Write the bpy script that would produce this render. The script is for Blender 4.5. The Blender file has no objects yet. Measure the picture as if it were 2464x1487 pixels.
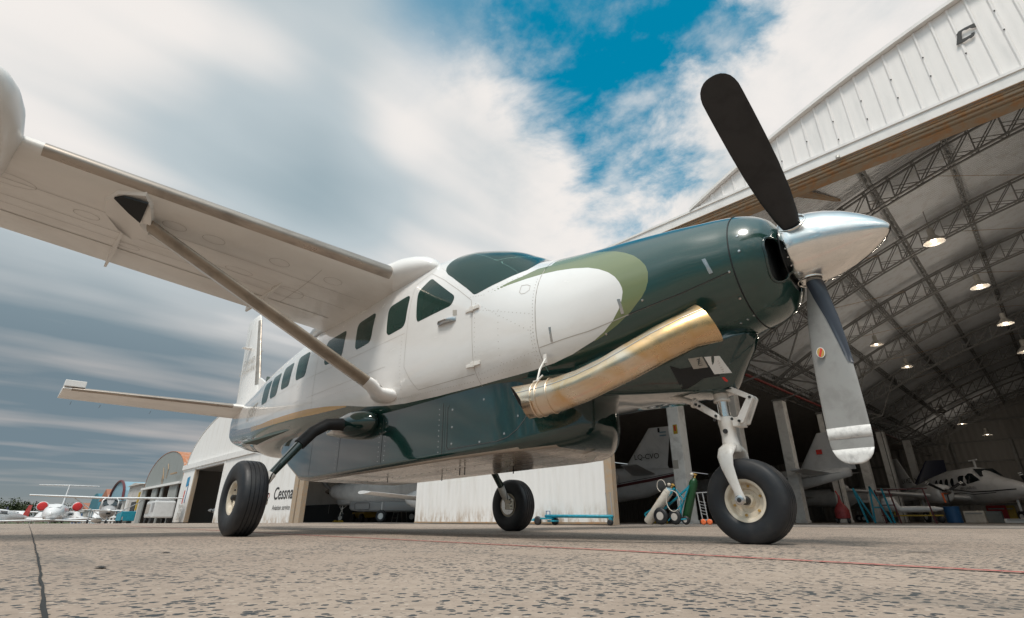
import bpy, bmesh, math, random
import numpy as np
from mathutils import Vector, Matrix
random.seed(7)
SC = bpy.context.scene
COL = SC.collection
R = math.radians

# ------------------------------------------------------------ camera
cam_d = bpy.data.cameras.new('camera'); cam = bpy.data.objects.new('camera', cam_d); COL.objects.link(cam)
SC.camera = cam
cam_d.sensor_width = 36; cam_d.lens = 36*1218/2464; cam_d.clip_start = .05; cam_d.clip_end = 3000
TH = math.atan(508.5/1218); PSI = R(135.863)
fwd = Vector((math.cos(PSI)*math.cos(TH), math.sin(PSI)*math.cos(TH), math.sin(TH)))
rgt = Vector((math.sin(PSI), -math.cos(PSI), 0)); up = rgt.cross(fwd)
M = Matrix((rgt, up, -fwd)).transposed().to_4x4(); M.translation = Vector((1.4424, -3.5494, .138))
cam.matrix_world = M
SC.render.resolution_x = 1024; SC.render.resolution_y = 618
SC.view_settings.view_transform = 'Standard'; SC.view_settings.look = 'None'
SC.view_settings.exposure = 0.30; SC.view_settings.gamma = 1.0
SC.render.engine = 'CYCLES'
SC.cycles.max_bounces = 8; SC.cycles.transparent_max_bounces = 12

# ------------------------------------------------------------ world
SUN_EL, SUN_AZ = R(64), R(300)      # azimuth measured from +x towards +y
sun_dir = Vector((math.cos(SUN_EL)*math.cos(SUN_AZ), math.cos(SUN_EL)*math.sin(SUN_AZ), math.sin(SUN_EL)))
def setin(n, k, v):
    if hasattr(v, 'is_output') or isinstance(v, bpy.types.NodeSocket): n.id_data.links.new(v, n.inputs[k])
    else: n.inputs[k].default_value = v
class NT:
    def __init__(s, nt): s.nt = nt; nt.nodes.clear()
    def n(s, t, ins=None, **pr):
        nd = s.nt.nodes.new('ShaderNode'+t)
        for k, v in pr.items(): setattr(nd, k, v)
        for k, v in (ins or {}).items(): setin(nd, k, v)
        return nd
    def m(s, op, a, b=None, c=None, clamp=False):
        nd = s.nt.nodes.new('ShaderNodeMath'); nd.operation = op; nd.use_clamp = clamp
        setin(nd, 0, a)
        if b is not None: setin(nd, 1, b)
        if c is not None: setin(nd, 2, c)
        return nd.outputs[0]
    def v(s, op, a, b=None):
        nd = s.nt.nodes.new('ShaderNodeVectorMath'); nd.operation = op; setin(nd, 0, a)
        if b is not None: setin(nd, 1, b)
        return nd.outputs['Value'] if op in ('DOT_PRODUCT', 'LENGTH') else nd.outputs[0]
    def ramp(s, f, a, b, lo=0., hi=1., smooth=True):
        nd = s.nt.nodes.new('ShaderNodeMapRange'); nd.interpolation_type = 'SMOOTHSTEP' if smooth else 'LINEAR'
        for k, v in (('Value', f), ('From Min', a), ('From Max', b), ('To Min', lo), ('To Max', hi)): setin(nd, k, v)
        return nd.outputs[0]
    def mix(s, f, a, b):
        nd = s.nt.nodes.new('ShaderNodeMix'); nd.data_type = 'RGBA'
        setin(nd, 0, f); setin(nd, 6, a); setin(nd, 7, b); return nd.outputs[2]
    def noise(s, vec, scale, detail=4, rough=.5, dist=0.):
        nd = s.n('TexNoise', {'Vector': vec, 'Scale': scale, 'Detail': detail, 'Roughness': rough, 'Distortion': dist}); return nd.outputs[0]
def c4(c): return (c[0], c[1], c[2], 1.)
def pxdir(px, py):
    r = rgt*(px-1232)+up*(743.5-py)+fwd*1218; return r.normalized()

world = bpy.data.worlds.new('World'); SC.world = world; world.use_nodes = True
W = NT(world.node_tree)
sky = W.n('TexSky', sky_type='NISHITA', sun_disc=False, sun_elevation=SUN_EL, sun_rotation=math.pi/2-SUN_AZ, air_density=1.0, dust_density=.6, ozone_density=2.0)
skyc = W.n('HueSaturation', {'Hue': .458, 'Saturation': 1.48, 'Value': 1.04, 'Color': sky.outputs[0]}).outputs[0]
tc = W.n('TexCoord').outputs['Generated']
sx = W.n('SeparateXYZ', {0: tc})
zz = W.m('ADD', W.m('MAXIMUM', sx.outputs[2], 0.0), .10)
px_ = W.m('DIVIDE', sx.outputs[0], zz); py_ = W.m('DIVIDE', sx.outputs[1], zz)
PV = W.n('CombineXYZ', {0: px_, 1: W.m('MULTIPLY', py_, .42), 2: 0.0}).outputs[0]
PV2 = W.n('CombineXYZ', {0: px_, 1: py_, 2: 0.0}).outputs[0]
big = W.noise(PV, 1.15, 3, .5, .3)
med = W.noise(PV2, 2.9, 9, .62, .25)
soft = W.noise(PV, 2.6, 2, .5, .2)
def blob(px, py, r0, r1):
    d = W.v('DOT_PRODUCT', tc, tuple(pxdir(px, py)))
    return W.ramp(d, math.cos(R(r1)), math.cos(R(r0)))
def addall(terms):
    acc = 0.
    for amp, t in terms: acc = W.m('MULTIPLY_ADD', t, amp, acc)
    return acc
# how much cloud there is
detail_zone = W.m('MAXIMUM', blob(1750, 200, 8, 34), .12)
cov = W.m('ADD', .80, W.m('MULTIPLY', W.m('SUBTRACT', big, .5), .9))
cov = W.m('ADD', cov, W.m('MULTIPLY', W.m('MULTIPLY', W.m('SUBTRACT', med, .5), 3.2), detail_zone))
cov = W.m('ADD', cov, addall([(-.50, blob(1450, 60, 3, 13)), (-.34, blob(1640, 90, 2, 10)), (-.42, blob(1540, 430, 2, 9)), (-.16, blob(1480, 250, 2, 10)), (-.22, blob(1440, 330, 1, 5)), (-.25, blob(1780, 110, 1, 5)),
    (.30, blob(1900, 150, 2, 11)), (-.30, blob(820, 20, 3, 20)), (-.16, blob(300, 10, 2, 16)), (-.30, blob(1200, 60, 3, 16)), (-.10, blob(1350, 420, 3, 14)), (-.14, blob(620, 420, 2, 12)), (.25, blob(120, 210, 3, 15)), (.22, blob(1250, 420, 3, 14)), (.5, blob(300, 700, 20, 45)), (.3, blob(2100, 300, 2, 12))]))
cov = W.ramp(cov, .12, .92)
wisp = W.m('MULTIPLY', W.ramp(W.noise(W.v('ADD', PV2, (3.1, 7.7, 0)), 4.6, 8, .60, 0.), .42, .72), .66)
cov = W.m('MAXIMUM', cov, wisp)
# how bright the cloud is
streak = W.noise(W.n('CombineXYZ', {0: W.m('MULTIPLY', px_, 2.2), 1: W.m('MULTIPLY', py_, .5), 2: 1.3}).outputs[0], .8, 4, .5, .1)
br = W.m('ADD', .40, W.m('MULTIPLY', W.m('SUBTRACT', soft, .5), .8))
br = W.m('ADD', br, W.m('MULTIPLY', W.m('SUBTRACT', streak, .5), 1.5))
br = W.m('ADD', br, W.m('MULTIPLY', W.m('MULTIPLY', W.m('SUBTRACT', med, .5), .9), detail_zone))
br = W.m('ADD', br, addall([(.50, blob(130, 200, 4, 22)), (.55, blob(1250, 420, 5, 22)), (.5, blob(1900, 180, 3, 20)), (-.26, blob(640, 420, 2, 15)),
    (-.22, blob(150, 950, 8, 26)), (-.16, blob(80, 1150, 4, 20)), (.22, blob(850, 180, 3, 12)), (.25, blob(1550, 540, 4, 16)), (.18, blob(650, 700, 2, 12))]))
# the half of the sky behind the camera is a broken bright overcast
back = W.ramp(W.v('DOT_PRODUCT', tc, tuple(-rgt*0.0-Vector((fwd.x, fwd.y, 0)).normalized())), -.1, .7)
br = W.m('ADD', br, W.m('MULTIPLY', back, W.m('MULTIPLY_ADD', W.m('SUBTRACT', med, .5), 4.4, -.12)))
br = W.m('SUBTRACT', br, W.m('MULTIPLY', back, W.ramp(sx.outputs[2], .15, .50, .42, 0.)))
br = W.m('MAXIMUM', W.m('MINIMUM', br, 1.15), 0.)
dark = W.mix(W.ramp(sx.outputs[2], .18, .5), (.140, .190, .225, 1), (.27, .345, .385, 1)); mid = W.mix(W.ramp(sx.outputs[2], .15, .45), (.37, .355, .35, 1), (.40, .46, .49, 1)); bright = (.715, .685, .66, 1)
cc = W.mix(W.ramp(br, 0., .5, smooth=False), dark, mid)
cc = W.mix(W.ramp(br, .5, 1.), cc, bright)
cc = W.mix(W.ramp(sx.outputs[2], .0, .10, .7, 0.), cc, (.22, .235, .225, 1))
STR = .12
cc10 = W.v('SCALE', cc); cc10.node.inputs['Scale'].default_value = 1/STR
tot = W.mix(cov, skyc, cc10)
# glow added to the unseen sky behind the camera, lights the near side
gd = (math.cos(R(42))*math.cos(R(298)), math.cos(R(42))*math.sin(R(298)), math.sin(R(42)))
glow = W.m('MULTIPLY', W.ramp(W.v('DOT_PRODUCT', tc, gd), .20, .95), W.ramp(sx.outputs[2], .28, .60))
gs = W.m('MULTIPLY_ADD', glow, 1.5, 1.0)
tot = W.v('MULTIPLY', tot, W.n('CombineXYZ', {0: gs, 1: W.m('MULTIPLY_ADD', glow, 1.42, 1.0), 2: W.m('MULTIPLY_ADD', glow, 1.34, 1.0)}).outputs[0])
# below the horizon the dome is ground coloured
tot = W.mix(W.ramp(sx.outputs[2], -.03, -.005), (.20/STR, .18/STR, .16/STR, 1), tot)
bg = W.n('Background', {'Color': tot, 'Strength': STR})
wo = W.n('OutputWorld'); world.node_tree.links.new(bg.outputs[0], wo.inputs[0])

sd_ = bpy.data.lights.new('sun', 'SUN'); sd_.energy = 2.2; sd_.angle = R(14); sd_.color = (1., .93, .84)
sun = bpy.data.objects.new('sun', sd_); COL.objects.link(sun); sun.rotation_euler = sun_dir.to_track_quat('Z', 'Y').to_euler(); sun.location = (0, -10, 30)

# ------------------------------------------------------------ materials
MATS = {}
def pmat(name, col, rough=.5, metal=0., var=0., vscale=8., bump=0., bscale=40., coat=0., spec=.5, emit=None, dirt=None, stretch=(1, 1, 1)):
    m = bpy.data.materials.new(name); m.use_nodes = True; T = NT(m.node_tree)
    p = T.n('BsdfPrincipled', {'Base Color': c4(col), 'Roughness': rough, 'Metallic': metal, 'Coat Weight': coat, 'Coat Roughness': .04, 'Specular IOR Level': spec})
    o = T.n('OutputMaterial'); T.nt.links.new(p.outputs[0], o.inputs[0])
    v = T.v('MULTIPLY', T.n('TexCoord').outputs['Object'], stretch)
    if var or dirt:
        f = T.noise(v, vscale, 6, .6, .3)
        c2 = dirt if dirt else tuple(max(0, x*(1-var)) for x in col)
        cr = T.mix(T.ramp(f, .42, .72, 0, var if dirt else 1.), c4(col), c4(c2)); setin(p, 'Base Color', cr)
        setin(p, 'Roughness', T.ramp(f, .3, .7, max(0, rough-.05), min(1, rough+.12)))
    if bump:
        b = T.n('Bump', {'Strength': bump, 'Distance': .01, 'Height': T.noise(v, bscale, 4)}); setin(p, 'Normal', b.outputs[0])
    if emit: setin(p, 'Emission Color', c4(emit[0])); setin(p, 'Emission Strength', emit[1])
    MATS[name] = m; return m
pmat('white_paint', (.80, .78, .76), .28, coat=.4, var=.25, vscale=1.6, dirt=(.66, .62, .57), bump=.015, bscale=3)
pmat('green_paint', (.006, .027, .023), .09, metal=.0, coat=1., bump=.012, bscale=2.5)
pmat('belly_tan', (.44, .38, .32), .22, coat=.6, var=.5, vscale=2.5, dirt=(.25, .21, .17), stretch=(.4, 2, 2))
pmat('wing_white', (.80, .765, .725), .34, coat=.25, var=.45, vscale=1.3, dirt=(.58, .53, .48), stretch=(1, .5, 1))
pmat('boot', (.44, .375, .32), .30, metal=.7, var=.4, vscale=6, stretch=(1, .3, 1))
pmat('boot_strut', (.32, .26, .20), .35, metal=.3, var=.3, vscale=5)
pmat('chrome', (.90, .87, .83), .12, metal=1., var=.08, vscale=4)
pmat('blade_black', (.018, .019, .022), .42, var=.3, vscale=9)
pmat('blade_grey', (.36, .35, .335), .40, metal=.25, var=.22, vscale=7, bump=.03, bscale=90)
pmat('blade_boot', (.035, .042, .058), .38, bump=.05, bscale=60)
pmat('blade_stripe', (.74, .73, .71), .45, var=.35, vscale=30)
pmat('rubber', (.012, .0135, .017), .48, var=.5, vscale=7, dirt=(.045, .043, .041), bump=.05, bscale=45)
pmat('rim_cream', (.72, .64, .52), .42, var=.35, vscale=14, dirt=(.42, .30, .17))
pmat('gear_white', (.74, .71, .67), .38, var=.35, vscale=16, dirt=(.40, .33, .25), bump=.03, bscale=60)
pmat('steel', (.55, .54, .53), .25, metal=1.)
pmat('dark_metal', (.05, .05, .05), .45, metal=.6)
pmat('black', (.006, .007, .008), .6)
pmat('seam', (.05, .05, .05), .7)
pmat('seam_soft', (.42, .38, .34), .7)
pmat('jamb_green', (.20, .36, .28), .45)
pmat('cabin_dark', (.10, .13, .12), .8)
pmat('boot_black', (.012, .012, .013), .6, bump=.1, bscale=30)
pmat('decal_grey', (.40, .37, .33), .6)
pmat('decal_white', (.78, .77, .75), .5)
pmat('decal_red', (.62, .04, .03), .5)
pmat('decal_gold', (.50, .30, .08), .5)
pmat('decal_black', (.02, .02, .022), .5)
# bare exhaust steel with heat tint
m = bpy.data.materials.new('exhaust_steel'); m.use_nodes = True; T = NT(m.node_tree)
oc = T.n('TexCoord').outputs['Object']
f1 = T.noise(oc, 3.2, 5, .55, .6); f2 = T.noise(T.v('MULTIPLY', oc, (.8, 3, 3)), 3.5, 5, .55, .3)
c = T.mix(T.ramp(f1, .36, .70), (.74, .62, .49, 1), (.66, .43, .22, 1))
c = T.mix(T.ramp(f2, .62, .85, 0, .30), c, (.34, .22, .13, 1))
c = T.mix(T.m('MULTIPLY', T.ramp(f2, .22, .40, 1, 0), .45), c, (.30, .29, .36, 1))
sep = T.n('SeparateXYZ', {0: oc})
c = T.mix(T.ramp(sep.outputs[0], -.35, .1, 0, .55), c, (.56, .31, .09, 1))
p = T.n('BsdfPrincipled', {'Base Color': c, 'Metallic': 1., 'Roughness': T.ramp(f2, .3, .7, .20, .38)})
setin(p, 'Normal', T.n('Bump', {'Strength': .05, 'Distance': .01, 'Height': T.noise(oc, 6, 3)}).outputs[0])
o = T.n('OutputMaterial'); T.nt.links.new(p.outputs[0], o.inputs[0]); MATS['exhaust_steel'] = m
# fuselage livery
def livery(name, glass=False):
    m = bpy.data.materials.new(name); m.use_nodes = True; T = NT(m.node_tree)
    at = lambda n: T.n('Attribute', attribute_name=n).outputs['Fac']
    o = T.n('OutputMaterial')
    hole = T.m('GREATER_THAN', at('hole'), 0.)
    if glass:
        g = T.n('BsdfPrincipled', {'Base Color': (.045, .13, .11, 1), 'Roughness': .04, 'Coat Weight': 1., 'Specular IOR Level': .7})
        t = T.n('BsdfTransparent', {'Color': (.36, .64, .56, 1)})
        fr = T.n('Fresnel', {'IOR': 1.5}).outputs[0]
        gm = T.n('MixShader', {0: T.m('ADD', .24, fr, clamp=True), 1: t.outputs[0], 2: g.outputs[0]})
        x = T.n('MixShader', {0: hole, 1: T.n('BsdfTransparent').outputs[0], 2: gm.outputs[0]})
        T.nt.links.new(x.outputs[0], o.inputs[0]); MATS[name] = m; return
    oc = T.n('TexCoord').outputs['Object']; sp = T.n('SeparateXYZ', {0: oc})
    nz = T.noise(T.v('MULTIPLY', oc, (.6, 2, 1.5)), 2.2, 6, .6, .4)
    wht = T.mix(T.m('MULTIPLY', T.ramp(nz, .45, .72), T.ramp(sp.outputs[2], 1.25, 1.7, .55, .12)), (.80, .785, .77, 1), (.52, .47, .41, 1))
    c = T.mix(T.m('GREATER_THAN', at('gold'), 0.), (.011, .046, .037, 1), T.mix(T.m('LESS_THAN', sp.outputs[0], -8.35), (.62, .33, .085, 1), (.30, .235, .22, 1)))  # aft end of the gold stripe greyed: a reflection put into its colour
    c = T.mix(T.m('GREATER_THAN', at('olive'), 0.), c, (.17, .20, .085, 1))
    c = T.mix(T.m('GREATER_THAN', at('white'), 0.), c, wht)
    p = T.n('BsdfPrincipled', {'Base Color': c, 'Roughness': T.ramp(nz, .3, .7, .16, .28), 'Coat Weight': .9, 'Coat Roughness': .03})
    setin(p, 'Normal', T.n('Bump', {'Strength': .05, 'Distance': .02, 'Height': T.noise(T.v('MULTIPLY', oc, (1, 1, 1)), 2.2, 3)}).outputs[0])
    x = T.n('MixShader', {0: hole, 1: p.outputs[0], 2: T.n('BsdfTransparent').outputs[0]})
    T.nt.links.new(x.outputs[0], o.inputs[0]); MATS[name] = m
livery('aircraft_livery'); livery('tinted_glass', True)

# ------------------------------------------------------------ mesh helpers
def V(*a): return Vector(a)
class MB:
    def __init__(s): s.v = []; s.f = []
    def add(s, vs, fs):
        b = len(s.v); s.v += [tuple(x) for x in vs]; s.f += [tuple(i+b for i in f) for f in fs]; return s
    def box(s, c, d, rot=None):
        c = V(*c); hx, hy, hz = [k/2 for k in d]
        vs = [V(x, y, z) for x in (-hx, hx) for y in (-hy, hy) for z in (-hz, hz)]
        if rot is not None:
            rm = rot if isinstance(rot, Matrix) else Matrix.Rotation(rot, 3, 'Z'); vs = [rm @ v for v in vs]
        return s.add([v+c for v in vs], [(0, 1, 3, 2), (4, 6, 7, 5), (0, 4, 5, 1), (2, 3, 7, 6), (0, 2, 6, 4), (1, 5, 7, 3)])
    def beam(s, a, b, w, h=None, upv=(0, 0, 1)):
        a = V(*a); b = V(*b); h = h or w; d = (b-a).normalized(); u = V(*upv)
        if abs(d.dot(u)) > .98: u = V(1, 0, 0)
        x = d.cross(u).normalized(); y = x.cross(d)
        vs = [p+x*sx*w/2+y*sy*h/2 for p in (a, b) for sx, sy in ((-1, -1), (1, -1), (1, 1), (-1, 1))]
        return s.add(vs, [(3, 2, 1, 0), (4, 5, 6, 7), (0, 1, 5, 4), (1, 2, 6, 5), (2, 3, 7, 6), (3, 0, 4, 7)])
    def rings(s, rs, cap=True, closed=False):
        n = len(rs[0]); vs = [p for r in rs for p in r]; fs = []
        m = len(rs)
        for i in range(m-(0 if closed else 1)):
            for j in range(n):
                a = i*n+j; b = i*n+(j+1) % n; c = ((i+1) % m)*n+(j+1) % n; d = ((i+1) % m)*n+j
                fs.append((a, b, c, d))
        if cap and not closed: fs += [tuple(range(n-1, -1, -1)), tuple(range((m-1)*n, m*n))]
        return s.add(vs, fs)
    def tube(s, pts, r, n=10, cap=True):
        pts = [V(*p) for p in pts]; rr = r if isinstance(r, (list, tuple)) else [r]*len(pts); rs = []
        ref = None
        for i, p in enumerate(pts):
            d = (pts[min(i+1, len(pts)-1)]-pts[max(i-1, 0)]).normalized()
            if ref is None: ref = V(0, 0, 1) if abs(d.z) < .9 else V(1, 0, 0)
            x = d.cross(ref).normalized(); y = x.cross(d); ref = y
            rs.append([p+x*math.cos(2*math.pi*k/n)*rr[i]+y*math.sin(2*math.pi*k/n)*rr[i] for k in range(n)])
        return s.rings(rs, cap)
    def lathe(s, prof, o=(0, 0, 0), axis=(0, 0, 1), n=24, cap=True):
        a = V(*axis).normalized(); u = a.orthogonal().normalized(); w = a.cross(u); o = V(*o)
        return s.rings([[o+a*h+u*r*math.cos(2*math.pi*k/n)+w*r*math.sin(2*math.pi*k/n) for k in range(n)] for h, r in prof], cap)
    def prism(s, poly, off):
        n = len(poly); off = V(*off); a = [V(*p) for p in poly]; b = [p+off for p in a]
        return s.add(a+b, [tuple(range(n-1, -1, -1)), tuple(range(n, 2*n))]+[(i, (i+1) % n, n+(i+1) % n, n+i) for i in range(n)])
    def build(s, name, mat, parent=None, smooth=False, bevel=0, auto=None):
        me = bpy.data.meshes.new(name); me.from_pydata(s.v, [], s.f); me.validate()
        bm = bmesh.new(); bm.from_mesh(me); bmesh.ops.recalc_face_normals(bm, faces=bm.faces)
        if bevel: bmesh.ops.bevel(bm, geom=[e for e in bm.edges if e.is_manifold and e.calc_face_angle(0) > .5], offset=bevel, segments=2, affect='EDGES', profile=.6)
        bm.to_mesh(me); bm.free()
        me.materials.append(MATS[mat] if isinstance(mat, str) else mat)
        o = bpy.data.objects.new(name, me); COL.objects.link(o)
        if parent is not None: o.parent = parent
        if smooth:
            me.shade_smooth()
            if auto is not None:
                me.set_sharp_from_angle(angle=R(auto))
        return o
def tag(o, label, cat, group=None):
    o['label'] = label; o['category'] = cat
    if group: o['group'] = group
    return o
def pieces(specs, name, mat, parent, **k):
    return [s.build(name, mat, parent, **k) for s in specs]
def thing(name, label, cat, loc=(0, 0, 0), rz=0., group=None):
    o = bpy.data.objects.new(name, None); COL.objects.link(o); o.location = loc; o.rotation_euler = (0, 0, rz); o.empty_display_size = .2
    return tag(o, label, cat, group)
def struct(o): o['kind'] = 'structure'; return o
def copy_tree(o, parent=None):
    c = o.copy(); COL.objects.link(c)
    if parent is not None: c.parent = parent
    for ch in list(o.children): copy_tree(ch, c)
    return c
def text_part(txt, size, origin, xdir, ydir, name, mat, parent, depth=.002, shear=0., fn=None, bold=0.):
    cu = bpy.data.curves.new(name, 'FONT'); cu.body = txt; cu.size = size; cu.shear = shear; cu.offset = bold; cu.align_x = 'CENTER'; cu.align_y = 'CENTER'
    to = bpy.data.objects.new(name+'_t', cu); COL.objects.link(to)
    dg = bpy.context.evaluated_depsgraph_get(); me = bpy.data.meshes.new_from_object(to.evaluated_get(dg))
    bpy.data.objects.remove(to)
    O = V(*origin); X = V(*xdir).normalized(); Y = V(*ydir).normalized()
    for v in me.vertices:
        a, b = v.co.x, v.co.y
        v.co = fn(a, b) if fn else O+X*a+Y*b
    me.materials.clear(); me.materials.append(MATS[mat])
    o = bpy.data.objects.new(name, me); COL.objects.link(o)
    if parent is not None: o.parent = parent
    return o
ST=np.array([
# x, zbot, ztop, halfwidth, zc, ntop, nbot
[-11.36,1.84,2.36,.04,2.15,2.0,2.0],
[-11.15,1.74,2.40,.09,2.15,2.0,2.0],
[-10.3,1.53,2.50,.24,2.10,2.1,2.1],
[-9.0,1.29,2.62,.45,2.02,2.3,2.3],
[-7.9,1.14,2.73,.615,1.96,2.6,2.6],
[-6.6,1.13,2.83,.74,1.92,2.9,3.0],
[-5.5,1.09,2.92,.795,1.90,3.2,3.4],
[-3.3,1.06,3.0,.80,1.88,3.2,3.4],
[-2.75,1.06,2.98,.80,1.86,3.0,3.3],
[-2.35,1.06,2.925,.795,1.84,2.8,3.2],
[-2.1,1.06,2.855,.79,1.82,2.6,3.1],
[-1.8,1.06,2.73,.78,1.78,2.45,3.0],
[-1.55,1.06,2.58,.765,1.74,2.3,2.9],
[-1.35,1.07,2.465,.75,1.72,2.2,2.8],
[-1.0,1.09,2.405,.71,1.70,2.1,2.6],
[-.6,1.14,2.36,.635,1.75,2.0,2.3],
[-.2,1.22,2.31,.55,1.79,2.0,2.1],
[.05,1.30,2.27,.49,1.81,2.0,2.0],
[.25,1.365,2.24,.435,1.81,2.0,2.0],
[.40,1.40,2.19,.40,1.82,2.0,2.0],
[.50,1.46,2.12,.34,1.83,2.0,2.0],
[.56,1.57,2.02,.23,1.83,2.0,2.0]])
def pchip(xs,ys,x):
    h=np.diff(xs); d=np.diff(ys)/h; m=np.zeros(len(xs))
    for k in range(1,len(xs)-1):
        if d[k-1]*d[k]>0:
            w1=2*h[k]+h[k-1]; w2=h[k]+2*h[k-1]; m[k]=(w1+w2)/(w1/d[k-1]+w2/d[k])
    m[0]=d[0]; m[-1]=d[-1]
    i=np.clip(np.searchsorted(xs,x)-1,0,len(xs)-2); t=(x-xs[i])/h[i]
    return ((1+2*t)*(1-t)**2*ys[i]+t*(1-t)**2*h[i]*m[i]+t*t*(3-2*t)*ys[i+1]+t*t*(t-1)*h[i]*m[i+1])
def sec(x): return [float(pchip(ST[:,0],ST[:,k],x)) for k in range(1,7)]
def surf_y(x,z):
    zb,zt,w,zc,nt,nb=sec(x)
    t=(z-zc)/((zt-zc) if z>zc else (zb-zc)); n=nt if z>zc else nb
    t=min(abs(t),1.); return w*(1-t**n)**(1/n)
# ------------------------------------------------------------ the main aircraft (origin: nose wheel contact, +x = its nose)
def poly_sd(poly, X, Z):
    """signed distance, positive inside"""
    P = np.array(poly); d = np.full(X.shape, 1e9); ins = np.zeros(X.shape, bool)
    for i in range(len(P)):
        a = P[i]; b = P[(i+1) % len(P)]; e = b-a; L = e@e
        t = np.clip(((X-a[0])*e[0]+(Z-a[1])*e[1])/L, 0, 1)
        d = np.minimum(d, np.hypot(X-a[0]-t*e[0], Z-a[1]-t*e[1]))
        if a[1] != b[1]:
            c = ((a[1] > Z) != (b[1] > Z)) & (X < (b[0]-a[0])*(Z-a[1])/(b[1]-a[1])+a[0]); ins ^= c
    return np.where(ins, d, -d)
def rounded(P, r):
    Q = []; n = len(P)
    for i in range(n):
        a, b, c = (np.array(P[i-1]), np.array(P[i]), np.array(P[(i+1) % n])); u = a-b; v = c-b; lu, lv = np.hypot(*u), np.hypot(*v); k = min(r, lu*.45, lv*.45)
        p0 = b+u/lu*k; p2 = b+v/lv*k
        for t in (0, .25, .5, .75, 1): Q.append(tuple((1-t)**2*p0+2*t*(1-t)*b+t*t*p2))
    return Q
def chaikin(P, n=2):
    for _ in range(n):
        Q = []
        for i in range(len(P)):
            a = P[i]; b = P[(i+1) % len(P)]
            Q += [(a[0]*.75+b[0]*.25, a[1]*.75+b[1]*.25), (a[0]*.25+b[0]*.75, a[1]*.25+b[1]*.75)]
        P = Q
    return P
WHITE = [(-1.744,2.053),(-1.532,2.082),(-1.345,2.1),(-1.187,2.10),(-1.03,2.083),(-.875,2.051),(-.724,2.003),(-.62,1.95),(-.536,1.892),(-.48,1.835),(-.447,1.78),(-.43,1.73),(-.428,1.693),(-.445,1.635),(-.482,1.57),(-.549,1.495),(-.63,1.437),(-.723,1.39),(-.921,1.322),(-1.098,1.287),(-1.301,1.268),(-1.481,1.26),(-1.921,1.252),(-2.572,1.25),(-3.1,1.262),(-3.439,1.287),(-3.896,1.341),(-4.323,1.413),(-4.818,1.476),(-5.386,1.523),(-6.087,1.555),(-6.949,1.594),(-7.575,1.611),(-8.417,1.672),(-9.608,1.793),(-10.905,1.989),(-11.5,2.1),(-11.5,4),(-1.15,4),(-1.15,2.2),(-1.28,2.206),(-1.402,2.15),(-1.589,2.10)]
OLIVE = [(-1.79,2.046),(-1.589,2.145),(-1.402,2.20),(-1.28,2.25),(-1.141,2.275),(-1.009,2.28),(-.85,2.245),(-.651,2.168),(-.53,2.115),(-.426,2.051),(-.34,1.985),(-.283,1.922),(-.243,1.86),(-.228,1.80),(-.236,1.728),(-.262,1.67),(-.301,1.622),(-.401,1.538),(-.51,1.472),(-.646,1.41),(-.723,1.385),(-.9,1.5),(-1.3,1.95),(-1.7,2.0)]
GOLD = [(-4.30,1.395),(-5.194,1.425),(-6.145,1.475),(-7.329,1.530),(-8.692,1.605),(-10.041,1.731),(-11.4,1.86),(-11.5,2.3),(-4.2,2.3)]
WINS = [rounded([(-2.845,2.066),(-2.905,2.45),(-2.72,2.57),(-2.215,2.175),(-2.26,2.09)],.05),
 *[rounded([(a,2.06),(a-.045,2.44),(a+.39,2.475),(a+.375,2.085)],.075) for a in (-3.44,-4.17)],
 rounded([(-5.02,2.045),(-5.06,2.41),(-4.50,2.435),(-4.505,2.055)],.08),
 *[rounded([(a,2.0+z0),(a-.05,2.375+z0),(a+.40,2.375+z0),(a+.38,2.0+z0)],.075) for a,z0 in ((-5.98,.02),(-6.62,.0),(-7.18,-.045),(-7.69,-.06))]]
WSHIELD = [(-1.945,2.112),(-2.049,2.207),(-2.201,2.33),(-2.319,2.428),(-2.431,2.512),(-2.50,2.585),(-2.530,2.65),(-2.526,2.721),(-2.505,2.77),(-2.47,2.82),(-2.45,2.88),(-2.45,3.3),(-1.36,3.3),(-1.36,2.40),(-1.37,2.28),(-1.40,2.232),(-1.472,2.203),(-1.624,2.157),(-1.808,2.12),(-1.903,2.104)]
INLET = [(.350,1.875),(.195,1.875),(.125,1.70),(.145,1.60),(.25,1.560),(.315,1.66)]
ST_ = ST
def ring_at(x, n=128, off=0.):
    zb, zt, w, zc, nt, nb = sec(x); w += off; zt += off; zb -= off; r = []
    for k in range(n):
        # denser where curvature is high is not needed: use angle parametrisation
        a = 2*math.pi*k/n; c = math.cos(a); s_ = math.sin(a)
        e = nt if s_ >= 0 else nb; h = (zt-zc) if s_ >= 0 else (zc-zb)
        r.append((x, w*math.copysign(abs(c)**(2/e), c), zc+h*math.copysign(abs(s_)**(2/e), s_)))
    return r
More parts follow.
